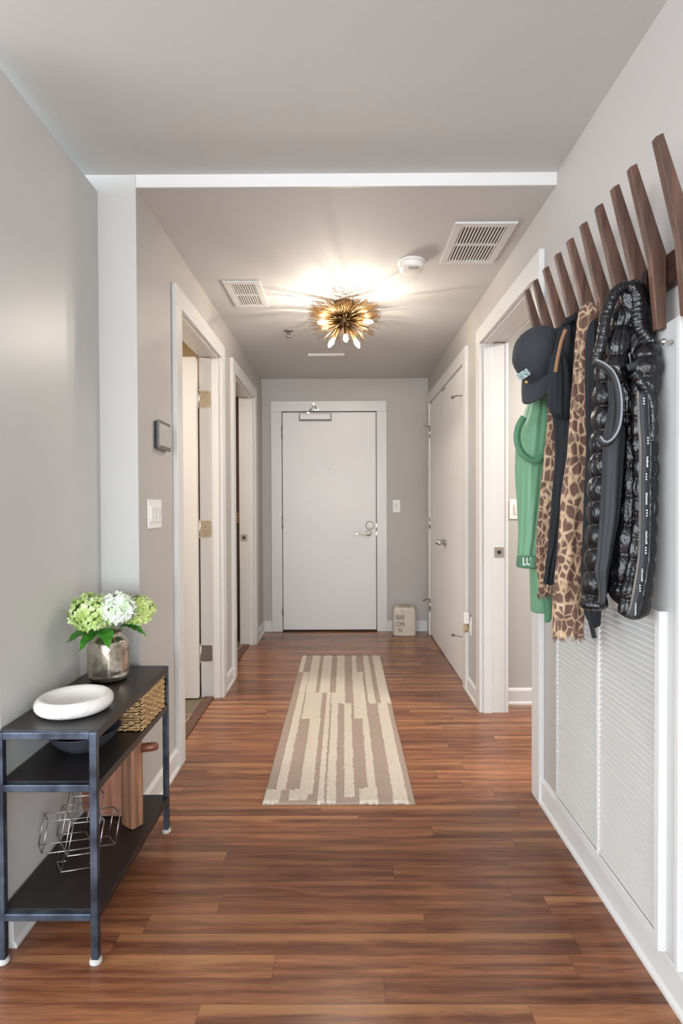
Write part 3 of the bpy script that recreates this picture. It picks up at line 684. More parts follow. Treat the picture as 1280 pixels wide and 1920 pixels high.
# --- green jacket
t = thing('green_jacket', (.70, 2.05, 1.0), 'green jacket with white lettered cuff hanging below the black cap', 'jacket')
cloth([(735, 1000, 1030, 2.10, 1.2), (770, 985, 1034, 2.10, 1.2), (800, 974, 1034, 2.10, 1.2), (850, 967, 1030, 2.11, 1.2), (880, 966, 1022, 2.11, 1.2), (940, 970, 1020, 2.11, 1.2), (1000, 973, 1016, 2.11, 1.2), (1045, 971, 1012, 2.11, 1.2), (1060, 968, 1010, 2.11, 1.2)], folds(1, .006, 5), 110, 90, close_top=.06, close_bot=.03).build('body', M['green_cloth'], t)
cf = cloth([(1040, 968, 1022, 2.085, 1.1), (1046, 967, 1024, 2.085, 1.1), (1060, 966, 1024, 2.085, 1.1), (1066, 969, 1020, 2.085, 1.1)], folds(2, .002, 4), 20, 60, close_top=.15, close_bot=.15).build('cuff', M['green_dark'], t)
q = onY(979, 1059.5, 2.03); font('LUL', .038, M['white_print'], q, (1, .12, .0), (0, 0, 1), t, 'lettering', bold=.0008, sx=.74)
cloth([(1040, 990, 1040, 2.16, .9), (1070, 992, 1045, 2.16, .9), (1120, 994, 1050, 2.16, .9), (1150, 995, 1040, 2.16, .9)], folds(5, .004, 5), 40, 60, close_bot=.04).build('hem', M['green_cloth'], t)
cloth([(1110, 1015, 1040, 2.08, .8), (1135, 1020, 1036, 2.08, .8), (1150, 1022, 1036, 2.08, .8), (1168, 1021, 1030, 2.08, .8)], folds(6, .003, 4), 30, 40, close_bot=.1).build('sash_end', M['green_dark'], t)
# the waistband loop
lp = [(1029, 775), (1034, 800), (1030, 830), (1021, 852), (1006, 863), (990, 860), (976, 846), (969, 824), (972, 800), (982, 782)]
def spline(pts, n):
    out = []; N = len(pts)
    for i in range(N-1):
        p0, p1, p2, p3 = pts[max(i-1, 0)], pts[i], pts[i+1], pts[min(i+2, N-1)]
        for k in range(n):
            s_ = k/n; out.append(tuple(.5*((2*b_)+(-a_+c_)*s_+(2*a_-5*b_+4*c_-d_)*s_*s_+(-a_+3*b_-3*c_+d_)*s_**3) for a_, b_, c_, d_ in zip(p0, p1, p2, p3)))
    return out+[tuple(pts[-1])]
def strap(pts, wdt, Y, th=.003, dirv=(0, 0, 1)):
    """flat band following image points at distance Y (scalar or per-point)"""
    pp = [(*p, (Y[i] if isinstance(Y, (list, tuple)) else Y)) for i, p in enumerate(pts)]
    P = [onY(a, b_, c) for a, b_, c in spline(pp, 6)]; b = MB(); N = len(P); vs = []
    for i, p in enumerate(P):
        d = (P[min(i+1, N-1)]-P[max(i-1, 0)]).normalized(); n_ = d.cross(Vector((0, 1, 0))).normalized(); o_ = Vector((0, th, 0))
        ww = wdt if not isinstance(wdt, (list, tuple)) else wdt[min(len(wdt)-1, int(i/N*len(wdt)))]
        vs += [p+n_*ww/2-o_, p+n_*ww/2+o_, p-n_*ww/2+o_, p-n_*ww/2-o_]
    fs = []
    for i in range(N-1):
        for j in range(4): fs.append((i*4+j, i*4+(j+1) % 4, (i+1)*4+(j+1) % 4, (i+1)*4+j))
    fs += [(0, 1, 2, 3), tuple(len(vs)-1-j for j in range(4))]
    return b.add(vs, fs, True)
strap(lp, .023, 2.005, .003).build('waistband_loop', M['green_dark'], t)
# --- cap
t = thing('baseball_cap', (.72, 1.98, 1.6), 'charcoal baseball cap with teal lettering hanging above the green jacket', 'cap')
cc = onY(1019, 672, 1.98)
xf_ = Vector((-.42, -.14, -.90)).normalized(); zax = Vector((-.86, -.42, .38)); zax = (zax-xf_*zax.dot(xf_)).normalized(); yax = zax.cross(xf_)
CM = Matrix((xf_, yax, zax)).transposed().to_4x4(); CM.translation = cc
def crown(u, v):
    a = 2*PI*u; e = v*PI/2; rx, ry, h = .103, .082, .112
    r = math.cos(e)**.8 if v < 1 else 0
    seam = .0012*abs(math.cos(3*a))**20
    x = rx*r*math.cos(a); y = ry*r*math.sin(a); z = h*math.sin(e)**.9
    nn = noise.noise(Vector((x*16, y*16, z*16)))*.008*math.sin(e*1.5)
    s_ = 1+nn*6
    return CM @ Vector((x*s_, y*s_, z*s_-seam))
MB().grid(crown, 72, 30, closed_u=True).build('crown', M['cap_cloth'], t, solid=.002)
def brim(u, v):
    a = (u-.5)*2.05; ro = 1+.72*v*math.cos(a*.95)
    x = .103*math.cos(a)*(1+.0*v)+.070*v*math.cos(a*.8); y = .082*math.sin(a)*(1+.06*v)
    return CM @ Vector((x, y, .006-.45*y*y*18*.1-.022*v*v+.0-.5*y*y*v*4))
MB().grid(brim, 36, 14).build('brim', M['cap_cloth'], t, solid=.0035)
MB().lathe([(0, .005), (.005, .004), (.008, 0), (.008, -.002)], CM @ Vector((0, 0, .112)), 16, M4=CM.to_3x3().to_4x4()).build('top_button', M['cap_cloth'], t)
strap([(1036, 628), (1046, 618), (1050, 640), (1046, 665)], .014, 1.955, .002).build('back_strap', M['cap_cloth'], t)
# cap lettering laid on the crown
def crown_hit(px, py):
    o_ = Vector((0, 0, CZ)); d = ray(px, py).normalized(); Mi = CM.inverted(); a = Mi @ o_; e = (Mi.to_3x3() @ d)
    s_ = Vector((1/.106, 1/.085, 1/.116)); A = Vector([a[i]*s_[i] for i in range(3)]); E = Vector([e[i]*s_[i] for i in range(3)])
    aa = E.dot(E); bb = 2*A.dot(E); c_ = A.dot(A)-1; ds = bb*bb-4*aa*c_
    if ds < 0: return onY(px, py, cc.y-.06)
    return o_+d*((-bb-math.sqrt(ds))/(2*aa))
a = crown_hit(975.5, 712); c = crown_hit(994.5, 699.5); u_ = crown_hit(970, 704)
tx = (c-a); ty = Vector((0, 0, 1)); nrm = (a-cc).normalized(); nrm = Vector((-.35, -.9, -.1)); ty = nrm.cross(tx.normalized()); ty = ty if ty.z > 0 else -ty
a2 = a+nrm.normalized()*.004
font('TERS', .031, M['white_print'], a2-tx.normalized()*.006-ty.normalized()*.002, tx, ty, t, 'lettering_outline', bold=.0017, sx=.70)
font('TERS', .031, M['teal'], a2-tx.normalized()*.006-ty.normalized()*.002+nrm.normalized()*.0012, tx, ty, t, 'lettering', bold=.0, sx=.70)
q = crown_hit(987, 716)+nrm.normalized()*.002; MB().lathe([(0, .002), (.005, .0015), (.006, 0)], q, 12, 'Y').build('emblem', M['yellow'], t)
# --- black jacket
t = thing('black_jacket', (.72, 1.86, 1.0), 'black jacket hanging between the two leopard scarf ends', 'jacket')
cloth([(596, 1056, 1078, 1.825, .45), (620, 1048, 1090, 1.825, .45), (660, 1040, 1096, 1.825, .45), (700, 1034, 1098, 1.825, .45), (760, 1036, 1098, 1.825, .45), (850, 1042, 1100, 1.825, .45), (960, 1034, 1090, 1.825, .45), (1020, 1028, 1070, 1.825, .45), (1060, 1023, 1050, 1.82, .5), (1098, 1019, 1043, 1.82, .5)], folds(11, .006, 5), 120, 90, close_top=.05, close_bot=.01).build('body', M['navy'], t)
cloth([(655, 1038, 1056, 1.79, .5), (690, 1030, 1066, 1.79, .5), (730, 1027, 1070, 1.79, .5), (760, 1028, 1070, 1.79, .5), (775, 1034, 1068, 1.79, .5), (788, 1050, 1066, 1.79, .5)], folds(12, .005, 5), 60, 70, close_top=.12, close_bot=.12).build('hood', M['navy'], t)
strap([(1082, 590), (1068, 600), (1058, 602)], .02, 1.80, .004).build('collar', M['navy'], t)
strap([(1060, 618), (1052, 640), (1046, 668), (1041, 698)], .010, 1.775, .003).build('lining_edge', M['lining'], t)
# --- leopard scarf : two ends
t = thing('leopard_scarf', (.70, 1.74, 1.1), 'brown and tan leopard print scarf hanging with a long wide end and narrow end', 'scarf')
tabA = [(566, 1092, 1116, 1.72, 1.0), (580, 1086, 1122, 1.72, 1.0), (610, 1082, 1118, 1.71, .9), (650, 1078, 1110, 1.70, .8), (700, 1074, 1105, 1.69, .8), (760, 1068, 1104, 1.69, .8), (850, 1064, 1103, 1.68, .8), (940, 1052, 1102, 1.68, .8), (1020, 1046, 1100, 1.68, .75), (1080, 1040, 1098, 1.68, .75), (1130, 1035, 1098, 1.68, .7), (1180, 1035, 1095, 1.68, .7), (1192, 1037, 1093, 1.68, .7)]
cloth(tabA, folds(21, .005, 4, 1.2), 150, 120, ragged=.02, close_top=.04).build('wide_end', M['leopard'], t)
tabB = [(610, 1062, 1070, 1.90, .6), (770, 1028, 1054, 1.935, .55), (800, 1026, 1052, 1.935, .55), (860, 1020, 1050, 1.935, .55), (920, 1013, 1044, 1.935, .55), (1000, 1005, 1034, 1.935, .55), (1060, 1004, 1030, 1.935, .55), (1090, 1008, 1034, 1.935, .55), (1115, 1009, 1036, 1.935, .55)]
cloth(tabB, folds(22, .0035, 4, 1.5), 120, 90, ragged=.02).build('narrow_end', M['leopard'], t)
def fringe(tab, seed, n=90):
    b = MB(); xl, xr, Y, k = tab[-1][1:]; y = tab[-1][0]; rg = random.Random(seed); pc = onY((xl+xr)/2, y, Y); hw = (xr-xl)/2*Y/F; rx = hw/math.sqrt(1+(k*pc.x/Y)**2); ry = k*rx
    for i in range(n):
        a = rg.uniform(0, 2*PI); p = Vector((pc.x+rx*math.cos(a), Y+ry*math.sin(a), pc.z+.01)); L_ = rg.uniform(.012, .03)
        b.tube([p, p+Vector((rg.uniform(-.003, .003), rg.uniform(-.003, .003), -L_*.5)), p+Vector((rg.uniform(-.008, .008), rg.uniform(-.008, .008), -L_))], [.0016, .0012, .0004], 4)
    return b
fr = fringe(tabA, 1).build('wide_fringe', M['leopard'], t); fr = fringe(tabB, 2, 60).build('narrow_fringe', M['leopard'], t)
# --- second dark garment just behind the vest
t = thing('dark_cardigan', (.74, 1.62, 1.1), 'thin black garment hanging between the leopard scarf and the puffer vest', 'garment')
cloth([(598, 1106, 1124, 1.63, 1.0), (640, 1100, 1128, 1.63, 1.0), (700, 1098, 1130, 1.63, 1.0), (800, 1100, 1132, 1.63, 1.0), (950, 1096, 1128, 1.62, 1.0), (1100, 1090, 1125, 1.61, .8), (1150, 1095, 1124, 1.60, .6), (1178, 1108, 1123, 1.60, .5)], folds(31, .005, 5), 110, 80, close_top=.04, close_bot=.01).build('body', M['navy'], t)
for k in (0, 1): strap([(1103+k*2, 1130), (1104+k*2, 1160), (1108+k*3, 1178), (1112+k*4, 1196)], .007, 1.555-.004*k, .0015).build('tie_cord', M['navy'], t)

# --- puffer vest
t = thing('puffer_vest', (.68, 1.46, 1.2), 'glossy black quilted puffer vest with hood hanging nearest the camera', 'vest')
# back of the vest (left puffs)
cloth([(676, 1120, 1150, 1.50, 1), (720, 1117, 1156, 1.50, 1), (780, 1112, 1160, 1.50, 1), (850, 1108, 1160, 1.50, 1), (950, 1104, 1156, 1.50, 1), (1050, 1099, 1148, 1.50, 1), (1098, 1094, 1140, 1.50, 1), (1138, 1089, 1134, 1.50, 1), (1146, 1094, 1128, 1.50, 1)], quilt(41, .013, .062), 190, 110, close_top=.03, close_bot=.03).build('back_quilting', M['puffer'], t)
# stretch side panel
cloth([(700, 1136, 1162, 1.465, .9), (760, 1140, 1170, 1.455, .9), (820, 1130, 1172, 1.45, .8), (880, 1128, 1168, 1.45, .8), (960, 1124, 1162, 1.45, .8), (1040, 1118, 1148, 1.45, .8), (1070, 1114, 1142, 1.45, .8), (1110, 1122, 1138, 1.45, .8), (1136, 1120, 1136, 1.45, .8)], folds(42, .0025, 3, 1), 120, 90, close_bot=.03, close_top=.05).build('side_panel', M['stretch'], t)
# inner quilting between
cloth([(690, 1160, 1205, 1.47, 1), (760, 1164, 1208, 1.47, 1), (850, 1164, 1206, 1.47, 1), (950, 1156, 1204, 1.47, 1), (1050, 1146, 1200, 1.47, 1), (1105, 1140, 1196, 1.47, 1), (1140, 1156, 1196, 1.47, .9)], quilt(43, .008, .075, ph=.3), 170, 110, close_bot=.05).build('inner_quilting', M['puffer'], t)
# front right half with zip
cloth([(640, 1186, 1238, 1.425, .9), (690, 1184, 1241, 1.41, .8), (760, 1184, 1231, 1.41, .7), (820, 1184, 1230, 1.41, .7), (880, 1188, 1232, 1.41, .7), (980, 1186, 1230, 1.41, .7), (1060, 1176, 1226, 1.41, .7), (1120, 1162, 1220, 1.41, .7), (1150, 1160, 1215, 1.41, .7), (1163, 1168, 1208, 1.41, .7)], quilt(44, .006, .05, ph=.1), 200, 110, close_bot=.03, close_top=.06).build('front_quilting', M['puffer'], t)
# zip placket
zp = [(1204, 735), (1206, 790), (1209, 840), (1208, 900), (1208, 970), (1206, 1040), (1199, 1090), (1192, 1130), (1184, 1158)]
ZY = 1.372
strap(zp, .022, ZY, .003).build('zip_placket', M['tape'], t)
def teeth(off, name):
    b = MB(); pp = [onY(x+off, y, ZY-.004) for x, y in spline([tuple(map(float, p)) for p in zp], 22)]
    for i in range(0, len(pp)-1):
        p = pp[i]; b.box(p-Vector((.0028, .001, .0012)), p+Vector((.0028, .001, .0012)))
    return b.build(name, M['steel'], t)
teeth(-9, 'zip_teeth')
pls = [(p[0]+10, p[1]) for p in zp]
b = strap(pls, .012, ZY+.006, .004); b.build('zip_edge', M['puffer'], t)
# printed marks down the zip: three dots, then a short line of lettering
marks = [(1208.5, 752, 1), (1216, 826, 1), (1213, 894, 1), (1214, 962, 1), (1212, 1032, 1), (1201, 1103, 1)]
for x, y, _ in marks:
    for k in (-1, 0, 1):
        p = onY(x-1.5, y+k*5, ZY-.006); MB().lathe([(0, .0008), (.0017, .0006), (.0020, 0)], p, 10, 'Y').build('printed_dot', M['white_print'], t)
for x, y, ln in ((1214.5, 866, 18), (1213, 935, 20), (1212.5, 1008, 22), (1205, 1078, 22), (1193, 1142, 22)):
    wb = MB(); rg = random.Random(int(y)); z0 = onY(x-1, y-ln/2, ZY-.006); n_ = 9
    for i in range(n_):
        p = onY(x-1-(i/n_)*1.2*(1 if y > 1050 else .3), y-ln/2+ln*i/(n_-1), ZY-.006); hw = .0024
        wb.box(p-Vector((hw, .0004, .0009)), p+Vector((hw*rg.uniform(.3, 1), .0004, .0007)))
        wb.box(p-Vector((hw, .0004, .0014)), p+Vector((-hw*.5, .0004, .0014)))
    wb.build('printed_lettering', M['white_print'], t)
# armhole opening: dark stretch rim and grey piping
ah = [(1116, 674), (1130, 680), (1146, 692), (1156, 708), (1162, 728), (1165, 750), (1165, 775), (1161, 800), (1152, 818), (1140, 828), (1131, 826), (1125, 818)]
P = [onY(x, y, 1.405) for x, y in spline([tuple(map(float, p)) for p in ah], 6)]
MB().tube(P, .0030, 8).build('armhole_piping', M['piping'], t)
P2 = [onY(x-3.5, y+3, 1.412) for x, y in spline([tuple(map(float, p)) for p in ah], 6)]
MB().tube(P2, .0085, 8).build('armhole_binding', M['stretch'], t)
# upper front chest quilting
cloth([(560, 1165, 1190, 1.46, .9), (590, 1148, 1192, 1.455, .8), (640, 1138, 1180, 1.45, .8), (690, 1136, 1176, 1.44, .7), (740, 1160, 1184, 1.44, .6), (800, 1164, 1184, 1.44, .6)], quilt(45, .009, .075, ph=.55), 120, 100, close_top=.05, close_bot=.06).build('chest_quilting', M['puffer'], t)
# hood: an arched roll round the hood opening, its crown and its drape
hr = [(1118, 676), (1128, 640), (1134, 600), (1141, 575), (1154, 548), (1172, 537), (1188, 545), (1195, 562), (1196, 590), (1197, 610), (1206, 628), (1219, 645), (1219, 664)]
hp = [onY(x, y, 1.43+.0003*max(0, 1150-x)) for x, y in spline([tuple(map(float, p)) for p in hr], 8)]
b = MB(); N = len(hp); rs = []
for i in range(N):
    f = i/N; r_ = .0125 if f < .45 else .0165
    rs.append(r_*(1+.16*abs(math.sin(i*1.15)))*(1 if .04 < f < .96 else .7))
b.tube(hp, rs, 18); b.build('hood_edge', M['puffer'], t)
cloth([(523, 1180, 1200, 1.445, .9), (532, 1170, 1206, 1.445, .9), (550, 1160, 1213, 1.445, .8), (590, 1168, 1222, 1.445, .7), (620, 1176, 1232, 1.445, .6), (660, 1180, 1238, 1.44, .6), (690, 1184, 1237, 1.44, .6), (715, 1196, 1236, 1.44, .6)], folds(46, .004, 5), 80, 90, close_top=.10, close_bot=.08).build('hood', M['puffer'], t)
strap([(1176, 690), (1192, 684), (1206, 676), (1222, 664)], .018, 1.40, .004).build('collar_flap', M['lining'] if False else M['tape'], t)
lap = [(1184, 700), (1192, 706), (1202, 720), (1212, 738), (1219, 760), (1221, 790), (1220, 830)]
b = MB(); lpp = [onY(x, y, 1.385) for x, y in spline([tuple(map(float, p)) for p in lap], 8)]
b.tube(lpp, [.011*(1+.18*abs(math.sin(i*1.3))) for i in range(len(lpp))], 16); b.build('lapel_roll', M['puffer'], t)
strap([(1208, 508), (1204, 520), (1202, 532)], .006, 1.43, .002).build('hanging_loop', M['navy'], t)

# ------------------------------------------------------------------ console table
tx0, tx1, ty0, ty1, TH, TB = -.9345, -.664, 1.498, 2.125, .627, .0195
t = thing('console_table', ((tx0+tx1)/2, (ty0+ty1)/2, 0), 'narrow dark metal console table with three shelves against the left wall', 'console table')
for x in (tx0, tx1-TB):
    for y in (ty0, ty1-TB):
        lg = MB().bbox((x, y, .012), (x+TB, y+TB, TH-.001), .0022).build('leg', M['tube'], t)
        MB().lathe([(0, 0), (.016, 0), (.017, .004), (.014, .012), (0, .012)], (x+TB/2, y+TB/2, 0.0005), 20).build('foot_pad', M['pad'], lg)
for zt_, nm in ((TH, 'top_shelf'), (.486, 'middle_shelf'), (.137, 'bottom_shelf')):
    for y in (ty0, ty1-TB): MB().bbox((tx0+TB, y, zt_-TB), (tx1-TB, y+TB, zt_), .0022).build('end_rail', M['tube'], t)
    sh = MB().bbox((tx0+.002, ty0+(TB if nm != 'top_shelf' else TB*.9), zt_-.006), (tx1-.001, ty1-.003, zt_+.0008), .001)
    sh.bbox((tx1-.004, ty0+TB, zt_-.022), (tx1, ty1-TB, zt_+.0008), .0015); sh.build(nm, M['sheet'], t)
TT = TH+.0012
# marble bowl
q = Vector((-.800, 1.664, TT)); pr = [(r_*.93, z_*.93) for r_, z_ in [(0, .014), (.03, .0135), (.06, .018), (.074, .030), (.082, .043), (.093, .0515), (.104, .050), (.114, .041), (.118, .028), (.113, .013), (.100, .004), (.084, 0), (0, 0)]]
b = MB().lathe(pr, q, 72); tag(b.build('marble_bowl', M['marble'], subsurf=1, world_origin=q), 'shallow white marble bowl with thick rounded rim on the console top', 'bowl')
# vase
vq = Vector((-.822, 1.96, TT))
def vs_(u, v):
    prof = [(.0, 0), (.045, 0), (.064, .005), (.071, .018), (.073, .04), (.073, .085), (.0725, .115), (.068, .133), (.056, .145), (.048, .152), (.047, .162), (.050, .168), (.046, .166), (.043, .15), (.060, .13), (.066, .1), (.066, .03), (.0, .008)]
    k = v*(len(prof)-1); i = min(int(k), len(prof)-2); f = k-i; r = prof[i][0]+(prof[i+1][0]-prof[i][0])*f; z = prof[i][1]+(prof[i+1][1]-prof[i][1])*f
    a = 2*PI*u; sq = 1-.07*abs(math.sin(2*(a-.3)))**1.5 if .02 < z < .135 else 1
    return vq+Vector((r*.95*sq*math.cos(a), r*.95*sq*math.sin(a), z))
tag(MB().grid(vs_, 64, 69, closed_u=True).build('mercury_glass_vase', M['mercury'], world_origin=vq), 'silver mercury-glass jar vase holding green hydrangeas', 'vase')
# hydrangeas
def leaf_mb(b, p, d, L_, wd, droop=.3, twist=0):
    d = Vector(d).normalized(); s_ = d.cross(Vector((0, 0, 1))).normalized(); s_ = Matrix.Rotation(twist, 3, d) @ s_; n_ = s_.cross(d)
    def f(u, v):
        x = (u-.5)*2; w_ = wd*math.sin(PI*min(1, v**.75))*(1-.25*v); base = Vector(p)+d*L_*v-Vector((0, 0, 1))*droop*L_*v*v
        return base+s_*x*w_+n_*abs(x)*w_*.3+n_*.003*math.sin(v*20)*abs(x)
    return b.grid(f, 9, 16)
def hydrangea(cx, r, mat, label, seed, leaves, nfl=150):
    cx = Vector(cx); rg = random.Random(seed); t = thing('hydrangea', (vq.x, vq.y, TT+.15), label, 'flower', 'hydrangeas in the mercury-glass vase')
    b = MB()
    for i in range(nfl):
        z = 1-2*(i+.5)/nfl; a = i*2.39996; d = Vector((math.sqrt(1-z*z)*math.cos(a), math.sqrt(1-z*z)*math.sin(a), z))
        if d.z < -.75: continue
        rad = r*(1+rg.uniform(-.10, .06))*(1-.12*max(0, -d.z)); c_ = cx+Vector((d.x*rad, d.y*rad, d.z*rad*.86)); d = (d+Vector((rg.uniform(-.3, .3), rg.uniform(-.3, .3), rg.uniform(-.3, .3)))).normalized()
        s_ = d.orthogonal().normalized(); s_ = Matrix.Rotation(rg.uniform(0, 6.3), 3, d) @ s_; q_ = d.cross(s_); pl = rg.uniform(.0108, .0150)
        for k in range(4):
            e = s_*math.cos(k*PI/2)+q_*math.sin(k*PI/2); g = d.cross(e); cup = rg.uniform(.1, .6)
            def f(u, v, e=e, g=g, cup=cup):
                x = (u-.5)*2; w_ = pl*.62*math.sin(PI*(.12+.88*v)**.8)**.7 if v < 1 else pl*.05
                return c_+e*pl*v+g*x*w_+d*(cup*pl*v*v-.15*pl*x*x)
            b.grid(f, 5, 5)
    b.build('flower_head', mat, t)
    MB().lathe([(0, r*.72), (r*.5, r*.55), (r*.74, r*.1), (r*.7, -.3*r), (r*.4, -.62*r), (0, -.7*r)], cx, 16).build('flower_core', M['stem'], t)
    MB().tube([Vector((vq.x, vq.y, TT+.03)), Vector((vq.x, vq.y, TT+.15))+(cx-vq).cross(Vector((0, 0, 1)))*0+Vector(((cx.x-vq.x)*.15, (cx.y-vq.y)*.15, 0)), cx], .0035, 8).build('stem', M['stem'], t)
    for p, d, L_, wd, dr in leaves: leaf_mb(MB(), p, d, L_, wd, dr).build('leaf', M['leaf'], t)
    return t
rim = vq+Vector((0, 0, .165))
hydrangea(onY(174, 1151, 1.885), .073, M['petal_green'], 'left green hydrangea head leaning towards the wall in the vase', 1,
          [(rim+Vector((-.025, -.03, .015)), (-.55, -.9, -.05), .115, .040, .15), (rim+Vector((-.02, -.04, .01)), (-.35, -1, -.25), .085, .03, .35)])
hydrangea(onY(219, 1143, 1.90), .061, M['petal_white'], 'middle pale white-green hydrangea head in the vase', 2,
          [(rim+Vector((.0, -.045, .02)), (.55, -.75, -.25), .085, .030, .35)], 130)
hydrangea(onY(259, 1146, 1.985), .057, M['petal_olive'], 'right yellow-green hydrangea head at the outer side of the vase', 3,
          [(rim+Vector((.04, .0, .02)), (1, -.25, .02), .10, .024, .15), (rim+Vector((.09, -.02, .015)), (1, -.3, -.15), .065, .012, .25)], 115)
# slate bowl
MZ = .4872
q = Vector((-.805, 1.735, MZ)); pr = [(0, 0), (.05, 0), (.052, .004), (.072, .014), (.092, .034), (.106, .058), (.108, .060), (.104, .0595), (.09, .037), (.07, .018), (.04, .010), (0, .008)]
tag(MB().lathe(pr, q, 64).build('slate_bowl', M['black_bowl'], world_origin=q), 'dark slate-grey bowl on the middle shelf under the marble bowl', 'bowl')
# basket
bx0, bx1, by0, by1, bz0, bz1 = -.752, -.672, 1.855, 2.098, MZ+.001, MZ+.107
t = thing('seagrass_basket', ((bx0+bx1)/2, (by0+by1)/2, bz0), 'woven tan seagrass basket on the middle shelf of the console', 'basket')
b = MB(); b.box((bx0, by0, bz0), (bx1, by1, bz0+.006)); 
for a, c in (((bx0, by0), (bx0+.004, by1)), ((bx1-.004, by0), (bx1, by1)), ((bx0, by0), (bx1, by0+.004)), ((bx0, by1-.004), (bx1, by1))): b.box((*a, bz0), (*c, bz1-.003))
b.build('inner_wall', M['seagrass_core'], t)
b = MB(); rg = random.Random(5)
def weave(P0, U, N_, L_):
    rows = 12; st_ = .019; cols = int(L_/st_)
    for i in range(rows):
        z = bz0+.004+(bz1-bz0-.008)*i/(rows-1)
        for j in range(cols):
            x = (j+.5)*st_; f_ = 1 if (i+j) % 2 else 0; jit = rg.uniform(-.001, .001)
            pA = P0+U*(x-st_*.62)+Vector((0, 0, z+jit-.0018))-N_*.0006; pB = P0+U*x+N_*(.0062 if f_ else .0018)+Vector((0, 0, z+jit)); pC = P0+U*(x+st_*.62)+Vector((0, 0, z+jit+.0022))-N_*.0006
            b.tube([pA, (pA+pB)/2+N_*.0012, pB, (pB+pC)/2+N_*.0012, pC], [.0016, .0034, .0040, .0034, .0016], 6)
weave(Vector((bx0, by0, 0)), Vector((1, 0, 0)), Vector((0, -1, 0)), bx1-bx0); weave(Vector((bx1, by0, 0)), Vector((0, 1, 0)), Vector((1, 0, 0)), by1-by0)
weave(Vector((bx0, by1, 0)), Vector((1, 0, 0)), Vector((0, 1, 0)), bx1-bx0)
b.build('weave', M['seagrass'], t)
MB().tube([(bx0, by0, bz1), (bx1, by0, bz1), (bx1, by1, bz1), (bx0, by1, bz1)], .004, 8, closed=True).build('rim', M['seagrass'], t)
# cutting boards
BZ = .1382
t = thing('round_cutting_board', (-.86, 1.99, BZ), 'reddish-brown cutting board leaning at the back of the bottom shelf', 'cutting board')
pr = []
for cx_, cz_, a0 in ((-.795, .43, 0), (-.90, .43, 90), (-.90, .0, 180), (-.795, .0, 270)):
    r_ = .022 if cz_ > .1 else .045; zz_ = BZ+.003+(.29 if cz_ > .1 else r_); xx_ = cx_+(0 if cz_ > .1 else (.0 if cx_ > -.85 else .02)) 
    for k in range(7): a = math.radians(a0+k*15); pr.append((xx_+r_*math.cos(a), zz_+r_*math.sin(a)))
MB().prism(pr, 1.965, 1.990, 'XZ').build('board', M['board_wood'], t, bevel=.004)
t = thing('wooden_block', (-.72, 1.93, BZ), 'thick rough-grained wooden serving block with peg handle on the bottom shelf', 'wooden block')
A = Vector((-.715, 1.884, 0)); U = Vector((.023, .035, 0)).normalized(); V_ = Vector((-.035, .023, 0)).normalized()
b = MB(); k = len(b.v); b.bbox((0, 0, BZ), (.046, .062, BZ+.288), .006)
for i in range(k, len(b.v)): q_ = b.v[i]; b.v[i] = A+U*q_.x+V_*q_.y+Vector((0, 0, q_.z))
b.build('block', M['block_wood'], t)
pk = A+U*.03+Vector((0, .012, .402)); MB().tube([pk, pk+Vector((.035, .012, .0)), pk+Vector((.050, .016, 0)), pk+Vector((.056, .018, 0))], [.015, .015, .013, .007], 20).build('peg_handle', M['peg_wood'], t)
# wire rack
e_ = Vector((.066, .042, -.0143)); u_ = Vector((-.0057, -.0227, -.0763)); v_ = Vector((.05, -.073, .018)); O_ = Vector((-.872, 1.752, .2755)); e_ *= 1.07; u_ *= 1.07; v_ *= 1.0
t = thing('wire_rack', (O_.x, O_.y, BZ), 'metal wire bottle rack of interlocking open boxes on the bottom shelf', 'wire rack')
def wbox(o, a, b2, c, nm):
    b = MB()
    for p, q, r_ in ((a, b2, c), (b2, a, c), (c, a, b2)):
        for i in (0, 1):
            for j in (0, 1): s0 = o+q*i+r_*j; b.tube([s0, s0+p], .0019, 6)
    return b.build(nm, M['wire'], t)
wbox(O_-e_*.72, e_*2.39, u_, v_, 'wire_frame'); wbox(O_-u_*.72, e_, u_*2.36, v_, 'wire_frame'); wbox(O_-v_*.9, e_, u_, v_*2.45, 'wire_frame')

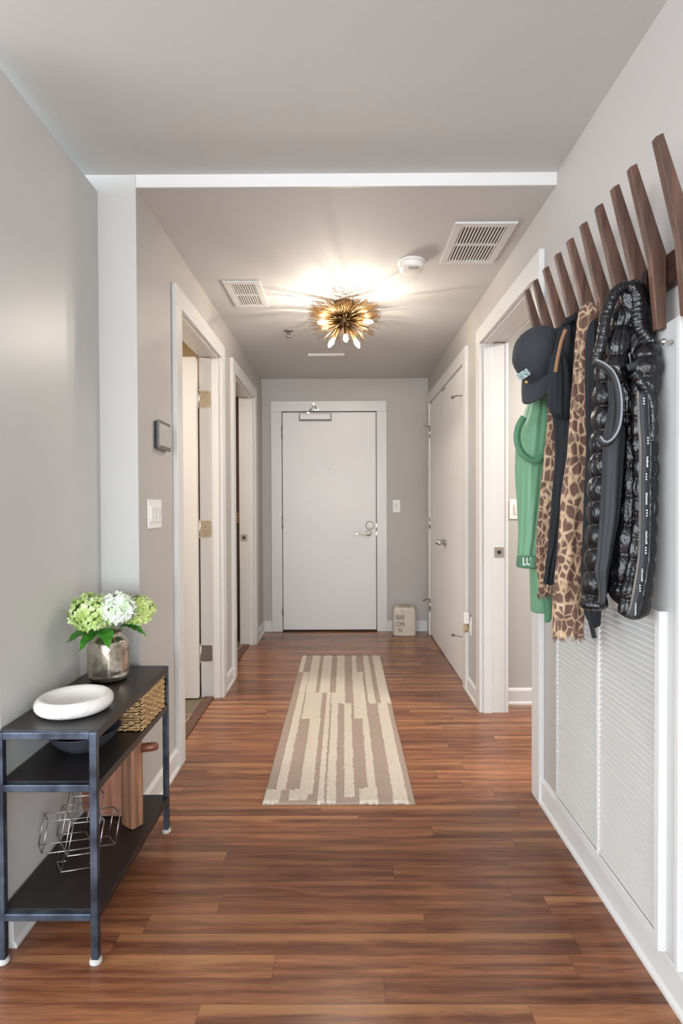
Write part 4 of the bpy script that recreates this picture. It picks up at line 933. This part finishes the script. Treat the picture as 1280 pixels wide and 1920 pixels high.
# ------------------------------------------------------------------ canvas doorstop
t = thing('doorstop_bag', (.565, 5.36, 0), 'small cream canvas doorstop bag reading please come in beside the front door', 'doorstop')
x0, x1, y0, y1, zt = .462, .672, 5.275, 5.415, .262
def bag(u, v):
    a = 2*PI*u; n_ = 5.0
    ca, sa = math.cos(a), math.sin(a); r_ = (abs(ca)**n_+abs(sa)**n_)**(-1/n_)
    h = v; sc = 1-.05*math.sin(PI*min(1, h*1.2))*-1
    top = 1 if v < .86 else math.sqrt(max(0, 1-((v-.86)/.14)**2*.75))
    if v >= .999: top = .0
    bulge = 1+.035*math.sin(PI*v)
    x = (x0+x1)/2+(x1-x0)/2*ca*r_*top*bulge*(1-.03*v); y = (y0+y1)/2+(y1-y0)/2*sa*r_*top*bulge
    z = zt*(min(v/.93, 1)+(.0 if v < .93 else 0))
    nn = noise.noise(Vector((x*14, y*14, z*14)))*.006
    return Vector((x+nn, y+nn, max(.0015, z+nn*.6 if v > .02 else 0)))
MB().grid(bag, 80, 46, closed_u=True).build('bag', M['canvas'], t)
pp = [Vector(((x0+x1)/2+(x1-x0)/2*.93*math.cos(a)*((abs(math.cos(a))**5+abs(math.sin(a))**5)**-.2), (y0+y1)/2+(y1-y0)/2*.9*math.sin(a)*((abs(math.cos(a))**5+abs(math.sin(a))**5)**-.2), zt-.012)) for a in [2*PI*k/48 for k in range(48)]]
MB().tube(pp, .003, 6, closed=True).build('piping', M['canvas_trim'], t)
MB().tube([(.512, 5.32, zt-.004), (.53, 5.32, zt+.009), (.567, 5.32, zt+.014), (.60, 5.32, zt+.009), (.62, 5.32, zt-.004)], .0045, 8).build('handle', M['canvas_trim'], t)
for tx_, px, py in (('PLEASE', 741, 1161.5), ('COME', 741.5, 1174.5), ('IN', 746.5, 1186)):
    q = onY(px, py, y0-.006)
    font(tx_, .060, M['ink'], q, (1, 0, 0), (0, 0, 1), t, 'lettering', sx=.46 if tx_ == 'PLEASE' else (.50 if tx_ == 'COME' else .6))
